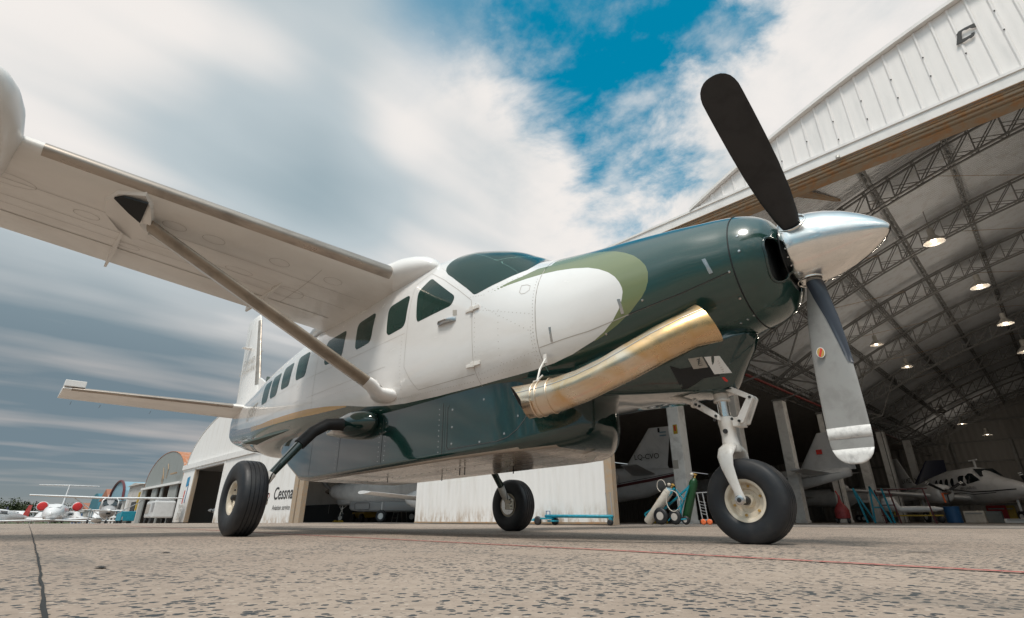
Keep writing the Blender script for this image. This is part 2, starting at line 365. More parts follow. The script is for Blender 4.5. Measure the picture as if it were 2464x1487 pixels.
def body(name, x0, x1, dx, mat, parent, off=0., keep=None, hole=True, caps=(False, False)):
    xs = list(np.linspace(x0, x1, max(2, int(abs(x1-x0)/dx)+1)))
    if name == 'fuselage': xs = list(np.linspace(x0, -5, 180))+list(np.linspace(-4.965, -2.0, 100))+list(np.linspace(-1.99, x1, 80))
    n = 240 if name in ('fuselage', 'engine_cowling') else 160; rs = [ring_at(x, n, off) for x in xs]; mb = MB(); mb.rings(rs, False)
    P = np.array(mb.v); X, Y, Z = P[:, 0], P[:, 1], P[:, 2]
    hs = np.full(X.shape, -1.)
    for w in WINS: hs = np.maximum(hs, poly_sd(w, X, Z))
    hw = np.minimum(poly_sd(WSHIELD, X, Z), np.abs(Y)-.022)
    hs = np.maximum(hs, hw)
    hi = np.where(X > .45, poly_sd(chaikin(INLET, 2), np.abs(Y), Z), -1.); hs = np.maximum(hs, hi)
    if keep is not None:
        kk = keep(X, Y, Z); mb.f = [f for f in mb.f if any(kk[i] > -.03 for i in f)]
    if caps[0]: mb.f.append(tuple(range(n-1, -1, -1)))
    if caps[1]: b = (len(xs)-1)*n; mb.f.append(tuple(range(b, b+n)))
    me = bpy.data.meshes.new(name); me.from_pydata(mb.v, [], mb.f)
    for an, arr in (('white', poly_sd(WHITE, X, Z)), ('olive', poly_sd(OLIVE, X, Z)), ('gold', poly_sd(GOLD, X, Z)), ('hole', hs)):
        at = me.attributes.new(an, 'FLOAT', 'POINT'); at.data.foreach_set('value', arr.astype(np.float32))
    bm = bmesh.new(); bm.from_mesh(me); bmesh.ops.delete(bm, geom=[v for v in bm.verts if not v.link_faces], context='VERTS')
    bmesh.ops.recalc_face_normals(bm, faces=bm.faces); bm.to_mesh(me); bm.free()
    me.materials.append(MATS[mat]); me.shade_smooth()
    o = bpy.data.objects.new(name, me); COL.objects.link(o); o.parent = parent; return o
AC = thing('turboprop_airplane', 'large white, olive and dark green single propeller airplane with cargo pod in the foreground', 'airplane')
fus = body('fuselage', -11.36, -1.19, .035, 'aircraft_livery', AC, caps=(True, False))
cowl = body('engine_cowling', -1.184, .309, .02, 'aircraft_livery', AC)
nosec = body('nose_cowl', .316, .56, .012, 'aircraft_livery', AC)
MB().lathe([(0, .20), (.003, .19)], (.553, 0, 1.83), (1, 0, 0), 32).build('bulkhead', 'dark_metal', nosec)
MB().lathe([(0, .36), (.13, .33)], (.36, 0, 1.80), (1, 0, 0), 32).build('duct_wall', 'black', nosec, smooth=True)
def surf_line(mb, pts, w=.005, off=.0015, side=-1, n=10, closed=False):
    """ribbon on the body through (x, z) points"""
    if closed: pts = list(pts)+[pts[0]]
    dense = []
    for a, b in zip(pts[:-1], pts[1:]):
        for k in range(n): t = k/n; dense.append((a[0]*(1-t)+b[0]*t, a[1]*(1-t)+b[1]*t))
    dense.append(pts[-1]); L = []; Rr = []
    for i, (x, z) in enumerate(dense):
        a = dense[max(0, i-1)]; b = dense[min(len(dense)-1, i+1)]; dx, dz = b[0]-a[0], b[1]-a[1]; l = math.hypot(dx, dz) or 1
        nx, nz = -dz/l*w/2, dx/l*w/2
        for lst, s_ in ((L, 1), (Rr, -1)):
            X, Z = x+nx*s_, z+nz*s_; lst.append((X, side*(surf_y(X, Z)+off), Z))
    m = len(L); mb.add(L+Rr, [(i, i+1, m+i+1, m+i) for i in range(m-1)]); return mb
def surf_patch(name, poly, off, mat, parent, side=-1, rings=6, thick=0.):
    cx = sum(p[0] for p in poly)/len(poly); cz = sum(p[1] for p in poly)/len(poly); mb = MB(); rs = []
    for k in range(rings):
        f = 1-k/(rings-1)*.999; rs.append([(cx+(x-cx)*f, side*(surf_y(cx+(x-cx)*f, cz+(z-cz)*f)+off), cz+(z-cz)*f) for x, z in poly])
    if thick: rs = [[(x, side*(surf_y(x, z)), z) for x, z in poly]]+rs
    mb.rings(rs, False); return mb.build(name, mat, parent, smooth=True, auto=40)
# glass
for i, w in enumerate(WINS):
    xs_ = [p[0] for p in w]
    for side in (-1, 1):
        g = body('window', min(xs_)-.05, max(xs_)+.05, .03, 'tinted_glass', fus, off=.002, keep=lambda X, Y, Z, w=w, s=side: np.where(Y*s > 0, poly_sd(w, X, Z), -1.))
        # painted jamb behind the edge of the glass
        mb = MB(); wl = list(w); o1 = [(x, side*(surf_y(x, z)-.004), z) for x, z in wl]; o2 = [(x, side*(surf_y(x, z)-.075), z) for x, z in wl]
        n = len(wl); mb.add(o1+o2, [(i_, (i_+1) % n, n+(i_+1) % n, n+i_) for i_ in range(n)]); mb.build('window_jamb', 'jamb_green', g)
ws = body('windshield', -2.62, -1.30, .025, 'tinted_glass', fus, off=.002, keep=lambda X, Y, Z: poly_sd(WSHIELD, X, Z))
# cabin
mb = MB(); mb.box((-4.9, 0, 1.36), (6.4, 1.36, .03)); mb.box((-1.62, 0, 1.85), (.06, 1.36, .62)); mb.box((-1.68, 0, 2.14), (.22, 1.2, .05)); mb.box((-8.1, 0, 1.95), (.04, 1.0, 1.2))
mb.build('cabin_interior', 'cabin_dark', AC)
for x in (-2.6, -3.6, -4.5, -5.5, -6.4):
    for y in (-.38, .38):
        mb = MB(); mb.box((x, y, 1.62), (.46, .44, .12)); mb.box((x-.24, y, 1.95), (.10, .44, .66)); mb.box((x-.25, y, 2.32), (.07, .24, .14)); mb.build('seat', 'cabin_dark', AC, bevel=.03)
# seams and rivets on the near side
mb = MB()
surf_line(mb, [(-1.187, 2.16), (-1.187, 1.30)], .006, .002)
surf_line(mb, [(-1.966, 2.055), (-1.941, 1.959), (-1.926, 1.583), (-1.935, 1.381), (-1.915, 1.18)], .005)
surf_line(mb, [(-1.966, 2.057), (-2.185, 2.239), (-2.463, 2.453), (-2.78, 2.66)], .005)
surf_line(mb, [(-2.78, 2.66), (-3.00, 2.58), (-3.02, 1.62), (-2.909, 1.46), (-2.805, 1.345), (-1.95, 1.345)], .004)
surf_line(mb, [(-1.18, 1.415), (-.745, 1.459), (-.451, 1.515), (-.052, 1.591), (.29, 1.67)], .006)
surf_line(mb, [(-1.37, 2.03), (-1.31, 2.02), (-1.27, 1.995), (-1.268, 1.95), (-1.31, 1.93), (-1.35, 1.935), (-1.375, 1.96)], .004, closed=True)
surf_line(mb, [(-3.05, 2.0), (-7.9, 1.93)], .003); surf_line(mb, [(-3.4, 1.70), (-8.2, 1.66)], .003)
surf_line(mb, [(-5.25, 2.6), (-5.25, 1.5)], .004); surf_line(mb, [(-6.08, 2.5), (-6.08, 1.5)], .003); surf_line(mb, [(-6.85, 2.5), (-6.85, 1.52)], .004); surf_line(mb, [(-7.85, 2.45), (-7.85, 1.62)], .004)
mb.build('panel_seam', 'seam_soft', fus)
mb = MB(); surf_line(mb, [(-.42, 1.522), (-.052, 1.591), (.29, 1.67)], .006, .003); mb.build('cowl_split', 'black', cowl)
mb = MB()
def rivets(a, b, n, r=.0045):
    for k in range(n):
        t = k/(n-1); x, z = a[0]*(1-t)+b[0]*t, a[1]*(1-t)+b[1]*t; y = -surf_y(x, z)
        mb.lathe([(0, r), (.0016, r*.75), (.0022, .0005)], (x, y, z), (0, -1, 0), 7)
for a, b, n in (((-1.90, 2.0), (-1.22, 1.55), 16), ((-1.88, 1.93), (-1.25, 1.72), 15), ((-1.90, 1.33), (-1.22, 1.40), 18), ((-1.90, 1.29), (-1.22, 1.32), 16), ((-1.215, 2.05), (-1.215, 1.33), 24), ((-1.24, 1.60), (-1.24, 1.34), 10),
    ((-1.9, 1.9), (-1.9, 1.3), 14), ((-1.6, 1.85), (-1.6, 1.32), 10), ((-2.1, 2.28), (-2.6, 2.66), 14), ((-2.02, 2.1), (-1.8, 2.06), 7), ((-3.3, 1.32), (-2.0, 1.29), 34), ((-3.1, 2.0), (-3.1, 1.4), 16), ((-1.75, 2.08), (-1.3, 2.18), 10), ((-3.5, 2.52), (-4.9, 2.50), 30), ((-3.7, 1.6), (-4.9, 1.6), 26)):
    rivets(a, b, n)
mb.build('rivet_rows', 'seam_soft', fus)
# latches, hinges, handle, placards, fasteners
for q in ([(-1.064,1.555),(-1.043,1.555),(-1.044,1.436),(-1.065,1.436)], [(-.478,1.648),(-.455,1.645),(-.447,1.535),(-.470,1.533)], [(.138,1.794),(.162,1.796),(.189,1.686),(.165,1.68)]):
    surf_patch('cowl_latch', q, .003, 'steel', cowl, rings=2, thick=1)
for z in (1.95, 1.42):
    mb = MB(); y = -surf_y(-1.93, z)
    mb.box((-1.985, y-.008, z), (.085, .014, .03)); mb.box((-1.885, y-.008, z+.004), (.085, .014, .036)); mb.box((-1.935, y-.016, z), (.035, .026, .05)); mb.build('door_hinge', 'gear_white', fus, bevel=.004)
mb = MB(); y = -surf_y(-2.3, 1.93)
mb.rings([[(x, y-d*.035*(1-abs(t)**3), z0+dz) for dz, d in ((-.022, .2), (-.02, 1), (0, 1.25), (.02, 1), (.022, .2), (0, 0))] for x, z0, t in ((-2.45, 1.935, -.97), (-2.42, 1.934, -.5), (-2.3, 1.93, 0), (-2.22, 1.925, .5), (-2.17, 1.922, .97))])
mb.build('door_handle', 'steel', fus, smooth=True, auto=50)
surf_patch('placard', [(-2.229,2.03),(-2.165,2.012),(-2.16,1.955),(-2.222,1.968)], .002, 'decal_grey', fus, rings=2)
mb = MB()
for x, z in ((.374,1.908),(.372,1.789),(.283,1.668),(.284,1.505),(.307,1.414),(.258,1.40),(.208,1.385),(-.30,1.60),(-.62,1.42)):
    y = -surf_y(x, z); yz = V(0, y, z-1.8).normalized(); mb.lathe([(-.002, .010), (.003, .009), (.004, .004)], (x, y, z), (0, yz.y, yz.z), 10)
mb.build('fastener', 'steel', cowl)
mb = MB(); rr = [(x, y*1.004, 1.8+(z-1.8)*1.004) for x, y, z in ring_at(.3125, 96)]; mb.tube(rr+rr[:2], .0045, 6, False); mb.build('seal_ring', 'black', nosec, smooth=True)
for s_ in (-1, 1):
    # lip round the air inlet, lying on the nose cowl
    pts = []
    for (y, z) in chaikin(INLET, 2):
        best = None
        for x in np.linspace(.40, .56, 60):
            e = abs(surf_y(x, z)-y)
            if best is None or e < best[0]: best = (e, x)
        pts.append((best[1]+.001, s_*y, z))
    MB().tube(pts+pts[:2], .009, 8, False).build('inlet_lip', 'green_paint', nosec, smooth=True)
# registration and fin lettering
def regfn(cx, cz, side=-1): return lambda a, b: V(cx+a, side*(surf_y(cx+a, cz+b)+.004), cz+b)
text_part('LV-FFT', .30, (0, 0, 0), (1, 0, 0), (0, 0, 1), 'registration_lettering', 'decal_grey', fus, fn=regfn(-8.45, 1.93), shear=.25)

# spinner: two blade cut-outs are dressed with dark cuffs
HUB = V(.66, 0, 1.84)
spn = MB().lathe([(-.085, .238), (-.08, .246), (0, .247), (.09, .238), (.17, .219), (.26, .184), (.34, .140), (.41, .092), (.455, .053), (.478, .024), (.485, .002)], HUB, (1, 0, -.055), 56).build('spinner', 'chrome', AC, smooth=True, auto=60)
MB().lathe([(-.092, .238), (-.084, .246), (-.078, .240)], HUB, (1, 0, -.055), 56).build('spinner_backplate', 'dark_metal', spn, smooth=True)
mb = MB()
for k in range(26):
    a = 2*math.pi*k/26; mb.lathe([(0, .0055), (.003, .004)], HUB+V(-.06, -.2465*math.cos(a), .2465*math.sin(a)), (0, -math.cos(a), math.sin(a)), 8)
mb.build('spinner_screws', 'steel', spn)
BL = 1.375; HUB2 = HUB+V(0, 0, -.035)
def blade(beta, mat, name):
    rad = V(0, -math.sin(R(beta)), math.cos(R(beta)))      # outward
    e = bpy.data.objects.new(name, None)
    chord_dir = V(1, 0, 0); thick = rad.cross(chord_dir)
    st = [(.17, .105, .10, 45, 0), (.24, .11, .085, 30, 0), (.34, .15, .060, 14, 0), (.50, .190, .042, 7, 0), (.70, .216, .030, 3, .0), (.90, .226, .022, 0, 0), (1.08, .228, .017, -2, 0), (1.20, .227, .014, -3, 0), (BL-.115, .224, .012, -3, 0), (BL-.08, .210, .011, -3, 0), (BL-.05, .186, .010, -3, 0), (BL-.027, .150, .009, -3, 0), (BL-.010, .105, .008, -3, 0), (BL-.002, .06, .007, -3, 0), (BL, .03, .006, -3, 0)]
    def sect(r, c, t, tw, k=14):
        a = R(tw+6); cd = chord_dir*math.cos(a)+thick*math.sin(a); td = thick*math.cos(a)-chord_dir*math.sin(a); o = HUB2+rad*r
        pts = []
        for i in range(k*2):
            ph = 2*math.pi*i/(k*2); u = math.cos(ph); w = math.sin(ph)
            pts.append(o+cd*u*c/2+td*w*t/2*(1+.35*u))
        return pts
    rs = [sect(*s_[:4]) for s_ in st]
    mb = MB(); mb.rings(rs); b = mb.build('propeller_blade', mat, AC, smooth=True, auto=60)
    return b, sect, rad
blade(57, 'blade_black', 'a')
b2, sect2, rad2 = blade(177, 'blade_grey', 'b'); b3, _, _ = blade(-63, 'blade_black', 'c')
# two pale tip bands, dark leading-edge boot and maker's badge on the lower blade
MB().rings([sect2(1.165, .231, .0185, -2.6), sect2(1.20, .230, .0175, -3), sect2(1.232, .229, .0165, -3)]).build('tip_band', 'blade_stripe', b2, smooth=True)
MB().rings([sect2(BL-d_, w_+.003, .0155, -3) for d_, w_ in ((.085, .213), (.05, .187), (.027, .151), (.010, .106), (.001, .05))]).build('tip_band', 'blade_stripe', b2, smooth=True)
mb = MB(); bs = []
for r_, c_, t_, tw, u0 in ((.22, .115, .090, 32, -.3), (.34, .155, .063, 14, .0), (.50, .194, .045, 7, .35), (.66, .214, .034, 3.5, .58), (.74, .221, .031, 2.5, .66), (.79, .225, .029, 2, .80), (.80, .226, .028, 2, .97)):
    full = sect2(r_, c_+.006, t_+.006, tw, 24); bs.append([full[i] for i in [j % 48 for j in range(-11, 12)]] if True else 0)
    o = HUB+rad2*r_
    # keep only the forward part of the section
    fw = [p for p in full]
    k0 = max(2, int(round(math.acos(u0)/(2*math.pi)*48)))
    idx = [(-k0+round(2*k0*t/22)) % 48 for t in range(23)]; bs[-1] = [full[i] for i in idx]
vs = [p for s_ in bs for p in s_]; n = 23
mb.add(vs, [(i*n+j, i*n+j+1, (i+1)*n+j+1, (i+1)*n+j) for i in range(len(bs)-1) for j in range(n-1)]); mb.build('leading_edge_boot', 'blade_boot', b2, smooth=True)
# oval badge
o = HUB+rad2*.70; s70 = sect2(.70, .262, .030, 3, 14)
nrm = V(0, -1, 0)
def oval(cx, a, b, off, k=24): return [V(HUB.x+cx+a*math.cos(2*math.pi*i/k), -(.0)+(HUB2+rad2*(.70+b*math.sin(2*math.pi*i/k))).y-off, (HUB2+rad2*(.70+b*math.sin(2*math.pi*i/k))).z) for i in range(k)]
for nm, a, b, off, mt in (('badge_rim', .024, .034, .0200, 'decal_white'), ('badge_face', .020, .030, .0213, 'decal_gold')):
    MB().prism(oval(-.045, a, b, off), (0, -.001, 0)).build(nm, mt, b2)
q = oval(-.045, .020, .030, .0226); MB().prism([q[7], q[9], q[19], q[21]], (0, -.001, 0)).build('badge_band', 'decal_red', b2)
# dark sockets where the blades leave the spinner
for be in (57, 177, -63):
    rad = V(0, -math.sin(R(be)), math.cos(R(be)))
    MB().lathe([(.17, .086), (.232, .084), (.2375, .078), (.2376, .05)], HUB, rad, 28).build('blade_socket', 'black', spn, smooth=True, auto=40)
    MB().lathe([(.222, .0845), (.238, .092), (.243, .088), (.240, .083)], HUB, rad, 28, False).build('socket_rim', 'chrome', spn, smooth=True)

# chin with the oil cooler and the intake
def chin_sec(x, zb, hwb, zt, hwt):
    return [(x, -hwt, zt), (x, -hwt*.99+.0, zt-.1*(zt-zb)), (x, -(hwt*.35+hwb*.65), zb*.62+zt*.38), (x, -hwb*1.03, zb+.12*(zt-zb)), (x, -hwb*.95, zb+.03*(zt-zb)), (x, -hwb*.82, zb), (x, hwb*.82, zb), (x, hwb*.95, zb+.03*(zt-zb)), (x, hwb*1.03, zb+.12*(zt-zb)), (x, (hwt*.35+hwb*.65), zb*.62+zt*.38), (x, hwt*.99, zt-.1*(zt-zb)), (x, hwt, zt)]
cs = [chin_sec(*a) for a in ((.238, 1.30, .02, 1.335, .05), (.20, 1.235, .035, 1.33, .12), (.15, 1.165, .045, 1.31, .19), (.10, 1.09, .055, 1.29, .24), (.04, 1.0, .06, 1.27, .28), (-.03, .968, .13, 1.26, .31), (-.12, .965, .20, 1.25, .335), (-.25, .975, .27, 1.235, .37), (-.6, 1.0, .36, 1.20, .45), (-.95, 1.035, .46, 1.20, .55), (-1.4, 1.06, .60, 1.20, .68))]
ch = MB().rings([r+[(r[-1][0], r[-1][1]*.8, r[-1][2]+.07), (r[0][0], r[0][1]*.8, r[0][2]+.07)] for r in cs]).build('chin_cowl', 'green_paint', AC, smooth=True, auto=35)
def chin_y(x, z):
    # near side of the chin by interpolation
    A = cs; 
    for a, b in zip(A[:-1], A[1:]):
        if b[0][0] <= x <= a[0][0]:
            t = (a[0][0]-x)/(a[0][0]-b[0][0]); P = [(1-t)*a[i][1]+t*b[i][1] for i in range(6)]; Zs = [(1-t)*a[i][2]+t*b[i][2] for i in range(6)]
            for i in range(5):
                if Zs[i+1] <= z <= Zs[i]: u = (Zs[i]-z)/max(1e-6, Zs[i]-Zs[i+1]); return P[i]*(1-u)+P[i+1]*u
    return -.3
def chin_patch(name, poly, off, mat):
    cx = sum(p[0] for p in poly)/len(poly); cz = sum(p[1] for p in poly)/len(poly); D = []
    for a, b in zip(poly, poly[1:]+poly[:1]): D += [(a[0]+(b[0]-a[0])*t/4, a[1]+(b[1]-a[1])*t/4) for t in range(4)]
    rs = [[(x, chin_y(x, z)+.004, z) for x, z in D]]
    for f in (1, .8, .6, .4, .2, .01): rs.append([(cx+(x-cx)*f, chin_y(cx+(x-cx)*f, cz+(z-cz)*f)-off, cz+(z-cz)*f) for x, z in D])
    return MB().rings(rs, False).build(name, mat, ch, smooth=True, auto=40)
chin_patch('oil_cooler_outlet', [(-.262,1.145),(-.20,1.118),(-.11,1.122),(-.005,1.11),(.0,1.06),(-.09,1.045),(-.15,1.01),(-.20,.99),(-.235,.985)], .004, 'black')
chin_patch('instruction_placard', [(-.035,1.175),(.045,1.178),(.06,1.08),(-.022,1.068)], .007, 'decal_white')
chin_patch('warning_placard', [(-.133,1.175),(-.047,1.178),(-.040,1.112),(-.123,1.107)], .006, 'decal_grey')
chin_patch('drain_mark', [(.005,1.050),(.018,1.052),(.024,1.030),(.015,1.023),(.008,1.030)], .007, 'decal_red')
mb = MB()
for k in range(7): mb.box((.002+.0014*k, chin_y(.01, 1.143-.0125*k)-.0085, 1.160-.0125*k), (.055 if k % 3 else .04, .002, .003))
mb.build('placard_print', 'decal_grey', ch)
mb = MB()
for k in range(4): mb.box((-.090+.0014*k, chin_y(-.09, 1.155-.0125*k)-.0075, 1.163-.0125*k), (.062 if k else .04, .002, .0026 if k else .006))
mb.build('placard_print', 'decal_black', ch)

# exhaust stack
def exh():
    path = [(.13, -.505, 1.32, .152, .098), (.02, -.575, 1.28, .130, .098), (-.16, -.67, 1.195, .128, .10), (-.33, -.735, 1.115, .124, .10), (-.50, -.78, 1.05, .116, .102), (-.68, -.82, .995, .119, .105), (-.86, -.85, .962, .124, .108), (-1.0, -.87, .95, .127, .110), (-1.12, -.885, .945, .128, .110), (-1.2, -.90, .945, .128, .110)]
    rs = []; n = 40
    for i, (x, y, z, a, b) in enumerate(path):
        p = V(x, y, z); q0 = V(*path[max(0, i-1)][:3]); q1 = V(*path[min(len(path)-1, i+1)][:3]); d = (q1-q0).normalized()
        u = d.cross(V(0, 1, 0)).normalized()
        if u.z < 0: u = -u
        s_ = d.cross(u).normalized()
        r = []
        for k in range(n):
            ph = 2*math.pi*k/n; c = math.cos(ph); w = math.sin(ph)
            r.append([p, u*a*math.copysign(abs(c)**1.12, c), s_*b*math.copysign(abs(w)**1.12, w), d])
        rs.append(r)
    out = []
    for i, r in enumerate(rs):
        L = []
        for p, U_, S_, d in r:
            sl = 0.
            if i == len(rs)-1: sl = U_.z/.128*.085-.0+S_.y/.11*.075
            if i == 0: sl = U_.z/.118*.02
            L.append(p+U_+S_+d*sl)
        out.append(L)
    return out
er = exh()
ex = MB().rings(er, False).build('exhaust_stack', 'exhaust_steel', AC, smooth=True)
# interior wall seen through the open end
def shrink(r, k, dx=0):
    c = sum((V(*p) for p in r), V(0, 0, 0))/len(r); return [c+(V(*p)-c)*k for p in r]
MB().rings([shrink(er[-1], .985), shrink(er[-2], .96), shrink(er[-3], .95), shrink(er[-5], .9)], False).build('pipe_interior', 'black', ex, smooth=True)
mb = MB()
for i, t in ((7, .0), (6, .35), (7, .35)):
    a = er[i]; b = er[i+1] if i+1 < len(er) else er[i]; r = [V(*p).lerp(V(*q), t) for p, q in zip(a, b)]; r = shrink(r, 1.015); MB().tube(r+r[:1], .007, 6, False).build('clamp_band', 'exhaust_steel', ex, smooth=True)
a, b = shrink(er[3], 1.01), shrink(er[4], 1.01)
for t in (.15, .55): r = [V(*p).lerp(V(*q), t) for p, q in zip(a, b)]; MB().tube((r+r)[2:24], .004, 6).build('clamp_band', 'exhaust_steel', ex, smooth=True)
mb = MB(); wl = [er[i][33] for i in range(0, 10)]; mb.tube([V(*p) for p in wl], .0035, 6); mb.build('weld_seam', 'steel', ex)
# bracket that ties the stack to the firewall
mb = MB(); mb.tube([(-1.10, -.72, 1.30), (-1.085, -.80, 1.20), (-1.07, -.855, 1.085)], [.007, .009, .007], 8); mb.box((-1.07, -.86, 1.082), (.05, .02, .03)); mb.box((-1.12, -.70, 1.31), (.03, .012, .075)); mb.tube([(-1.07, -.86, 1.09), (-1.03, -.83, 1.135)], .007, 8)
mb.build('exhaust_bracket', 'gear_white', ex)
mb = MB(); mb.tube([(-.95, -.55, 1.17), (-.7, -.50, 1.22), (-.45, -.42, 1.26)], [.06, .07, .05], 14); mb.build('drain_pipe', 'green_paint', ex, smooth=True)

# cargo pod
def pod_sec(x, zb, zt, w, n=40, e=5.):
    """flat sides that lean in a little, a small corner radius, a flat bottom"""
    h = zt-zb; rc = min(.045+.30/max(e, 1)**1.4, h*.45, w*.5); lean = .012*w
    def hwid(z): return w-lean*max(0., (zt-z)/max(h, .01))
    side = [(hwid(z), z) for z in [zt-(h-rc)*t for t in (0, .03, .25, .5, .75, .96, 1.)]]
    w0 = hwid(zb+rc); arc_ = [(w0-rc+rc*math.cos(a), zb+rc-rc*math.sin(a)) for a in [math.pi/2*t for t in (.12, .3, .5, .7, .88, 1.)]]
    bot = [((w0-rc)*t, zb) for t in (.96, .7, .35)]
    half = side+arc_+bot
    return [(x, -y, z) for y, z in half]+[(x, 0, zb)]+[(x, y, z) for y, z in half[::-1]]
PS = [(-1.055, .87, 1.16, .10, 2.2), (-1.075, .80, 1.20, .17, 2.2), (-1.13, .745, 1.23, .27, 2.3), (-1.21, .705, 1.24, .37, 2.4), (-1.30, .683, 1.25, .47, 2.6), (-1.40, .67, 1.25, .555, 3.2), (-1.54, .66, 1.25, .62, 4.5), (-1.8, .655, 1.25, .65, 8), (-2.4, .65, 1.25, .665, 12), (-3.8, .625, 1.25, .665, 12), (-5.3, .60, 1.25, .655, 12), (-5.7, .635, 1.25, .635, 12), (-6.3, .84, 1.25, .57, 10), (-6.9, 1.06, 1.26, .47, 8), (-7.15, 1.16, 1.26, .40, 6)]
pr = [pod_sec(a[0], a[1], a[2], a[3], 48, a[4]) for a in PS]
pod = MB().rings(pr).build('cargo_pod', 'green_paint', AC, smooth=True, auto=50)
# its underside is painted tan: faces that look down
pm = pod.data; pm.materials.append(MATS['belly_tan'])
for f in pm.polygons:
    if f.normal.z < -.80 and f.center.x < -1.3: f.material_index = 1
def pod_y(x, z):
    k = 0
    for i in range(len(PS)-1):
        if PS[i+1][0] <= x <= PS[i][0]: k = i
    A, B = pr[k], pr[k+1]; t = (PS[k][0]-x)/(PS[k][0]-PS[k+1][0]); Q = [(A[j][1]*(1-t)+B[j][1]*t, A[j][2]*(1-t)+B[j][2]*t) for j in range(16)]
    for (ya, za), (yb, zb_) in zip(Q[:-1], Q[1:]):
        if zb_ <= z <= za: return ya+(yb-ya)*(za-z)/max(za-zb_, 1e-6)
    return Q[0][0]
def pod_line(mb, pts, w=.006, off=.002, n=10):
    for a, b in zip(pts[:-1], pts[1:]):
        P = [(a[0]+(b[0]-a[0])*k/n, a[1]+(b[1]-a[1])*k/n) for k in range(n+1)]; dx, dz = b[0]-a[0], b[1]-a[1]; l = math.hypot(dx, dz); nx, nz = -dz/l*w/2, dx/l*w/2
        vs = [(x+nx*s_, pod_y(x+nx*s_, z+nz*s_)-off, z+nz*s_) for s_ in (1, -1) for x, z in P]; mb.add(vs, [(i, i+1, n+2+i, n+1+i) for i in range(n)])
mb = MB(); dp = [(-2.38, 1.135), (-2.40, 1.11), (-2.40, .76), (-2.38, .735), (-1.75, .745), (-1.62, .77), (-1.53, .82), (-1.46, .91), (-1.42, 1.02), (-1.40, 1.15)]
pod_line(mb, dp, .007); pod_line(mb, [(-2.47, 1.17), (-2.47, .70)], .008); pod_line(mb, [(-3.55, 1.17), (-3.55, .70)], .006); pod_line(mb, [(-4.55, 1.17), (-4.55, .68)], .006); pod_line(mb, [(-5.35, 1.17), (-5.35, .68)], .005)
mb.build('pod_panel_seams', 'seam', pod)
mb = MB(); pod_line(mb, [(-2.44, 1.17), (-2.44, .70)], .012, .0015); mb.build('pod_seam_strip', 'green_paint', pod)
mb = MB()
for x, z in ((-2.33, 1.09), (-2.33, .78), (-1.95, .76), (-1.66, .80), (-1.52, .93), (-1.9, 1.12), (-1.55, 1.12), (-2.33, .93)): mb.lathe([(0, .011), (.003, .010), (.0035, .004)], (x, pod_y(x, z), z), (0, -1, 0), 10)
for k in range(9):
    for x in (-2.53, -3.61, -3.49, -4.61): mb.lathe([(0, .006), (.002, .005)], (x, pod_y(x, .72+.05*k), .72+.05*k), (0, -1, 0), 8)
mb.build('pod_fastener', 'steel', pod)
mb = MB()
for x, y in ((-2.75, -.15), (-2.83, -.15), (-4.3, -.1), (-2.3, .1), (-3.6, .2)): mb.box((x, y, .60), (.012, .004, .075))
for k in range(26): mb.lathe([(0, .006), (-.003, .005)], (-1.7-.16*k, -.12+.004*k, .657-.0155*(k*.16)), (0, 0, 1), 6)
mb.build('drain_mast', 'black', pod)
mb = MB(); mb.prism([(-1.42, .10, .66), (-1.27, .10, .66), (-1.35, .10, .60)], (0, .02, 0)); mb.build('beacon_fin', 'gear_white', pod)

# wings
def airfoil(n=18, t=.17):
    P = []
    for k in range(n+1):
        x = .5*(1+math.cos(math.pi*k/n)); y = 5*t*(.2969*math.sqrt(x)-.126*x-.3516*x*x+.2843*x**3-.1036*x**4); cam_ = .022*4*x*(1-x)*(1.3-x); P.append((x, cam_+y))
    for k in range(1, n):
        x = .5*(1-math.cos(math.pi*k/n)); y = 5*t*(.2969*math.sqrt(x)-.126*x-.3516*x*x+.2843*x**3-.1036*x**4); cam_ = .022*4*x*(1-x)*(1.3-x); P.append((x, cam_-y))
    return P
def foil_ring(xle, y, z, chord, t, inc=0., axis='y', n=18):
    r = []
    for a, b in airfoil(n, t):
        dx = -a*chord; dz = b*chord
        X = dx*math.cos(inc)-dz*math.sin(inc)*0; Z = dz+dx*math.sin(inc)
        r.append((xle+X, y, z+Z) if axis == 'y' else (xle+X, y+dz, z))
    return r
def wle(y): y = abs(y); return -3.33-.105*(y-.78)
def wz(y): return 2.83+.0524*(abs(y)-.78)
def wring(y, s_, grow=0.):
    c = -wle(y)-0+0; ch_ = (wle(y)+5.50); tt = .17-.05*(abs(y)-.78)/7.2
    if grow: pass
    return foil_ring(wle(y), s_*abs(y), wz(y), ch_, tt, R(3.6)-R(3)*(abs(y)/8))
